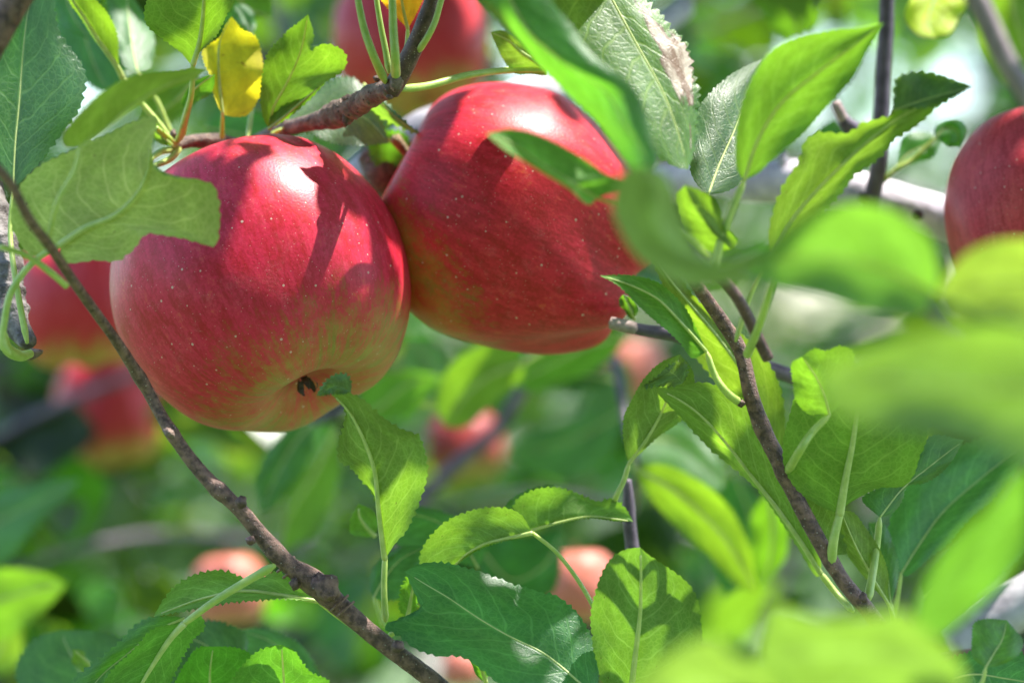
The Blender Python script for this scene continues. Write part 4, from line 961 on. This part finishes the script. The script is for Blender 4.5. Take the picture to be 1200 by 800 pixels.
# --- the tree's own roof of leaves above the frame: it throws the dappled shade. Where the photo shows sun, it has a gap.
LIT = [  # photo x, y, cm behind focus, radius px
    (335, 215, .6, 20), (348, 212, .9, 16), (318, 248, .3, 12), (300, 285, -.1, 10), (345, 285, .1, 10), (330, 310, 0, 9), (360, 315, .1, 9),
    (575, 140, 3.1, 22), (605, 125, 3.6, 30), (625, 135, 3.4, 34), (665, 165, 3.0, 26), (700, 205, 3.2, 20), (655, 245, 2.6, 24), (670, 225, 2.6, 22), (720, 205, 3.2, 18),
    (645, 150, 3.2, 30), (690, 180, 3.1, 28),
    (500, 140, 11, 26), (645, 105, 12.5, 22),
    (85, 70, 1.5, 34), (80, 120, 1.5, 36), (92, 40, 1.5, 16), (160, 55, 7, 28), (250, 48, 1.5, 14), (275, 85, 3.9, 18),
    (335, 80, 3.6, 9), (375, 50, 3.6, 10), (365, 115, 5.2, 18), (400, 105, 5.8, 10), (290, 30, 9, 16),
    (640, 60, -8.5, 34), (700, 120, -8.5, 30), (745, 180, -8.5, 30), (720, 65, -1, 34), (780, 100, -1, 34), (805, 90, -1, 22), (850, 190, .5, 18), (482, 60, 33, 30),
    (825, 260, -5, 24), (780, 320, 2.2, 30), (840, 380, 2.2, 20), (880, 430, 2.2, 22), (960, 440, -2.5, 44),
    (950, 95, -5, 26), (1000, 170, -3, 20), (940, 240, -3, 20),
    (985, 315, -20, 42), (1050, 335, -20, 36), (1140, 340, -20, 40), (1200, 330, -20, 26), (1040, 450, -27, 44), (1130, 440, -27, 40), (1210, 480, -27, 40), (980, 460, -27, 26),
    (1000, 750, -25, 44), (930, 740, -25, 34), (1075, 765, -25, 30), (830, 785, -26, 44), (1130, 680, -22, 20), (950, 620, 1.4, 10),
    (1020, 222, 10, 34), (1060, 235, 10, 34), (1095, 246, 10, 30), (990, 215, 11, 24), (1180, 180, 4, 24), (1205, 150, 4, 20), (1190, 715, 10, 30), (1170, 735, 10, 18),
    (752, 690, .4, 10), (770, 700, .4, 12), (790, 710, .4, 10), (605, 612, 1.4, 12), (455, 610, .8, 11), (860, 500, 1.4, 14), (770, 503, 2.8, 8),
    (120, 770, 1.6, 24), (235, 740, -.6, 14), (255, 750, 3, 20), (340, 780, 1.4, 20), (215, 520, -.4, 12), (222, 535, -.4, 10), (478, 690, 34, 20),
    (679, 675, 34, 34), (560, 440, 26, 50), (830, 620, 17, 60), (800, 590, 17, 40), (20, 700, 26, 40), (270, 690, 46, 22), (810, 530, 24, 40), (900, 640, 20, 30), (1090, 20, -8, 30),
    (728, 381, 4, 14), (742, 632, 5, 12), (980, 130, 8, 14), (120, 480, 75, 22), (70, 330, 38, 22), (1180, 60, -14, 30),
]
rg = np.random.default_rng(77)
for k in range(400):      # flecks of sun that reach the leaves far behind
    LIT.append((rg.uniform(-50, 1250), rg.uniform(-50, 850), rg.uniform(45, 165), rg.uniform(8, 30)))
bpy.context.view_layer.update()
DG = bpy.context.evaluated_depsgraph_get()
EYE = Vector((0, 0, ZC))
def surf(x, y, z, tol=6):
    """the point of the nearest leaf, twig or fruit along that line of sight, if it lies near the depth expected"""
    p = at(x, y, z)
    hit, loc, *_ = S.ray_cast(DG, EYE, (p - EYE).normalized())
    return np.array(loc if hit and abs(loc.y - p.y) * 100 < tol else p)
lc = np.array([surf(x, y, z) for x, y, z, r in LIT]); lr = np.array([px(r, z) for x, y, z, r in LIT])
sun = np.array(SUN)
cand_c, cand_m, cand_s = [], [], []
rg = np.random.default_rng(23)
PROBE = [np.array((s * .33 * math.sin(math.pi * min(1, max(.03, u)) ** .85), u, -.12 * u)) for u in np.linspace(0, 1, 10) for s in (-1, -.5, 0, .5, 1)]
def grow(tx, ty, tz, lo=.10, hi=.75, small=0):
    """one leaf of the roof somewhere up the sun's ray from that point, or nothing if it would close a gap"""
    return grow_at(np.array(at(tx, ty, tz)), lo, hi, small)
def grow_at(p, lo, hi, small):
    s = rg.uniform(lo, hi)
    c0 = p + sun * s
    sc = rg.uniform(*((.05, .08), (.03, .045), (.016, .026))[small])
    m = frame(rg, .35, .7)
    c = c0 - m @ np.array((0, .45 * sc, 0))
    if c[1] < .3: return
    pts = np.array([c + m @ (q * sc) for q in PROBE])
    if (400 - (pts[:, 2] - ZC) / (.0003 * pts[:, 1])).max() > -25: return
    d0 = c0 - lc
    a0 = d0 @ sun
    near = (np.linalg.norm(d0 - a0[:, None] * sun, axis=1) < lr + 1.2 * sc) & (a0 > -.05)
    if near.any():
        dv = pts[:, None, :] - lc[near][None]
        al = dv @ sun
        dist = np.linalg.norm(dv - al[..., None] * sun, axis=2)
        if ((dist < lr[near][None] + .002) & (al > 0)).any(): return
    cand_c.append(c); cand_m.append(m); cand_s.append(sc)
    k = PN[0]; n_ = len(pts)
    PL[k:k + n_] = np.column_stack([pts @ E1, pts @ E2, pts @ sun, np.full(n_, .055 * sc)]); PN[0] = k + n_
    return True
E1 = np.cross(sun, (0, 1, 0)); E1 /= np.linalg.norm(E1); E2 = np.cross(sun, E1)
PL, PN = np.zeros((400000, 4), np.float32), [0]
def shaded(pw):
    a = PL[:PN[0]]
    d2 = (a[:, 0] - pw @ E1) ** 2 + (a[:, 1] - pw @ E2) ** 2
    return bool(((d2 < a[:, 3] ** 2) & (a[:, 2] > pw @ sun)).any())
for k in range(3800):
    if len(cand_c) > 1150: break
    grow(rg.uniform(-150, 1350), rg.uniform(-150, 950), rg.uniform(-36, 26))
for k in range(5000):
    if len(cand_c) > 1950: break
    grow(rg.uniform(-250, 1450), rg.uniform(-250, 1050), rg.uniform(26, 150), .2, 1.1)
# leaves and fruit that hang in shade: close the roof over them
SHADE = [(420, 530, -.4, 50), (470, 490, -.6, 30), (455, 560, 0, 34), (480, 560, -.5, 20), (560, 720, 0, 70), (640, 750, 0, 55), (500, 690, .6, 26), (730, 730, -.4, 44), (790, 740, -.4, 30), (720, 680, -.6, 26), (750, 655, -.6, 14),
         (850, 560, .8, 34), (810, 475, 0, 26), (900, 610, 1, 24), (770, 360, -1.2, 34), (730, 335, -1.2, 16), (760, 470, 2, 30), (1090, 600, 5, 60), (270, 690, 1, 44), (330, 700, 1, 30), (1150, 570, 5, 40),
         (30, 130, 2.5, 34), (130, 225, -5.5, 60), (210, 240, -5, 34), (140, 130, -6.5, 44), (545, 625, 1.4, 36), (670, 590, 3, 34), (1030, 550, -.8, 34), (970, 540, -1, 34), (1000, 610, -.5, 30), (180, 770, 1, 26), (890, 60, -6, 14),
         (920, 110, -6, 36), (960, 200, -4, 26), (1080, 110, -5, 26), (770, 210, -18, 40), (820, 310, -18, 36), (650, 190, -9, 26),
         (250, 780, 3, 30), (320, 780, 1.5, 26), (60, 770, 8, 40), (1170, 755, -2, 20)]
PTS = []
for (cx, cy, cz, r) in SHADE:
    for gx in range(-r if isinstance(r, int) else -int(r), int(r) + 1, 9):
        for gy in range(-int(r), int(r) + 1, 9):
            if gx * gx + gy * gy <= r * r: PTS.append((cx + gx, cy + gy, cz))
for (cx, cy, cz, r) in ((306, 331, 4.2, 172), (602, 262, 6.4, 160), (1236, 246, 6.5, 125)):
    for gx in range(-170, 171, 11):
        for gy in range(-170, 60, 11):
            q = (gx * gx + gy * gy) / (r * r)
            if q < .98: PTS.append((cx + gx, cy + gy, cz - r * .024 * math.sqrt(1 - q)))
for (X, Y, Z) in PTS:
    pw = surf(X, Y, Z, 4)
    dl = pw - lc
    al = dl @ sun
    if (np.linalg.norm(dl - al[:, None] * sun, axis=1) < lr + .001).any(): continue
    for att in range(130):
        if shaded(pw): break
        grow_at(pw, .12, .8, 0 if att < 10 else 1 if att < 25 else 2)
print('canopy leaves', len(cand_c),)

t = thing('apple_tree', 'apple tree that carries the fruit, its grey trunk and leafy crown behind and above', 'tree', (0.72, 2.3, 0))
C = np.array([(0.72, 2.3, -.05), (.73, 2.3, .4), (.70, 2.28, .9), (.67, 2.25, 1.3), (.70, 2.2, 1.9), (.66, 2.2, 2.6)])
V, F = tube_geo(spline(C, 40), np.linspace(.075, .03, 40), 16, .03, 4)
mk('trunk', V, F, M_TRUNK, t, origin=C[0])
o = leaf_mass('overhead_foliage', cand_c, cand_m, cand_s, M_LEAF_FAR, t, (0, 0, 0), GEN); o.location = -Vector(t.location); tag(o, kind='stuff')
n = 4200
cs = np.column_stack([rg.uniform(-1.25, 1.25, n), rg.uniform(2.0, 3.2, n), ZC + rg.uniform(-1.0, .95, n)])
# clumped: keep what falls in lumps, leaving airy gaps
lump = rg.uniform([-1.3, 1.9, .5], [1.3, 3.3, 2.5], (150, 3))
dm = np.linalg.norm(cs[:, None] - lump[None], axis=2).min(1)
cs = cs[dm < .19]
cs = cs[~in_gap(cs, .028)]
o = leaf_mass('crown', cs, [frame(rg, .6) for _ in cs], rg.uniform(.055, .09, len(cs)), M_LEAF_FAR, t, (0, 0, 0)); o.location = -Vector(t.location); tag(o, kind='stuff')

# ------------------------------------------------------------------ the next row of the orchard
for k, (x, y, lab) in enumerate(((-.9, 5.2, 'blurred orchard tree of the next row, on the left'), (.35, 5.6, 'blurred orchard tree of the next row, in the middle'), (1.5, 5.3, 'blurred orchard tree of the next row, on the right'))):
    b = thing('orchard_tree', lab, 'tree', (x, y, 0), 'orchard trees of the next row')
    C = np.array([(x, y, -.05), (x + .03, y, .7), (x - .03, y, 1.5), (x + .02, y, 2.4)])
    V, F = tube_geo(spline(C, 24), np.linspace(.07, .02, 24), 12, .03, k)
    mk('trunk', V, F, M_TRUNK, b, origin=C[0])
    n = 3000
    q = rg.normal(size=(n, 3)); q /= np.linalg.norm(q, axis=1)[:, None]
    q = q * (rg.random(n) ** .42)[:, None] * np.array([.85, .8, 1.15]) + np.array([x, y, 1.75])
    q = q[~in_gap(q, .045)]; n = len(q)
    q += .07 * np.sin(q[:, [2, 0, 1]] * 9)
    o = leaf_mass('crown', q, [frame(rg, .6) for _ in q], rg.uniform(.06, .10, n), M_LEAF_FAR, b, (0, 0, 0)); o.location = -Vector(b.location); tag(o, kind='stuff')
for k, x in enumerate((-2.6, -.6, 1.4, 3.2)):
    b = thing('orchard_tree', 'far orchard tree, %s of four closing the view' % ('leftmost', 'second from the left', 'third from the left', 'rightmost')[k], 'tree', (x, 10, 0), 'far orchard trees')
    C = np.array([(x, 10, -.05), (x, 10, 1.0), (x, 10, 2.6)])
    V, F = tube_geo(spline(C, 12), np.linspace(.09, .02, 12), 10, .03, k)
    mk('trunk', V, F, M_TRUNK, b, origin=C[0])
    n = 2600
    q = rg.normal(size=(n, 3)); q /= np.linalg.norm(q, axis=1)[:, None]
    q = q * (rg.random(n) ** .42)[:, None] * np.array([1.25, 1.1, 1.5]) + np.array([x, 10, 1.9])
    q = q[~in_gap(q, .06)]; n = len(q)
    o = leaf_mass('crown', q, [frame(rg, .6) for _ in q], rg.uniform(.09, .14, n), M_LEAF_FAR, b, (0, 0, 0)); o.location = -Vector(b.location); tag(o, kind='stuff')

# unseen row added behind the camera: it keeps the low sky off the fruit
n = 7000
q = np.column_stack([rg.uniform(-3.4, 3.4, n), rg.uniform(-3.0, -1.7, n), rg.uniform(.25, 1, n) ** .8 * 2.7])
q[:, 2] += .18 * np.sin(q[:, 0] * 3.1)
o = leaf_mass('unseen_orchard_row', q, [frame(rg, .6) for _ in q], rg.uniform(.08, .12, n), M_LEAF_FAR); tag(o, kind='stuff')

# ------------------------------------------------------------------ ground
me = bpy.data.meshes.new('ground')
me.from_pydata([(-1500, -1500, 0), (1500, -1500, 0), (1500, 1500, 0), (-1500, 1500, 0)], [], [(0, 1, 2, 3)])
me.materials.append(M_GRASS)
g = bpy.data.objects.new('ground', me); COL.objects.link(g); g['kind'] = 'structure'
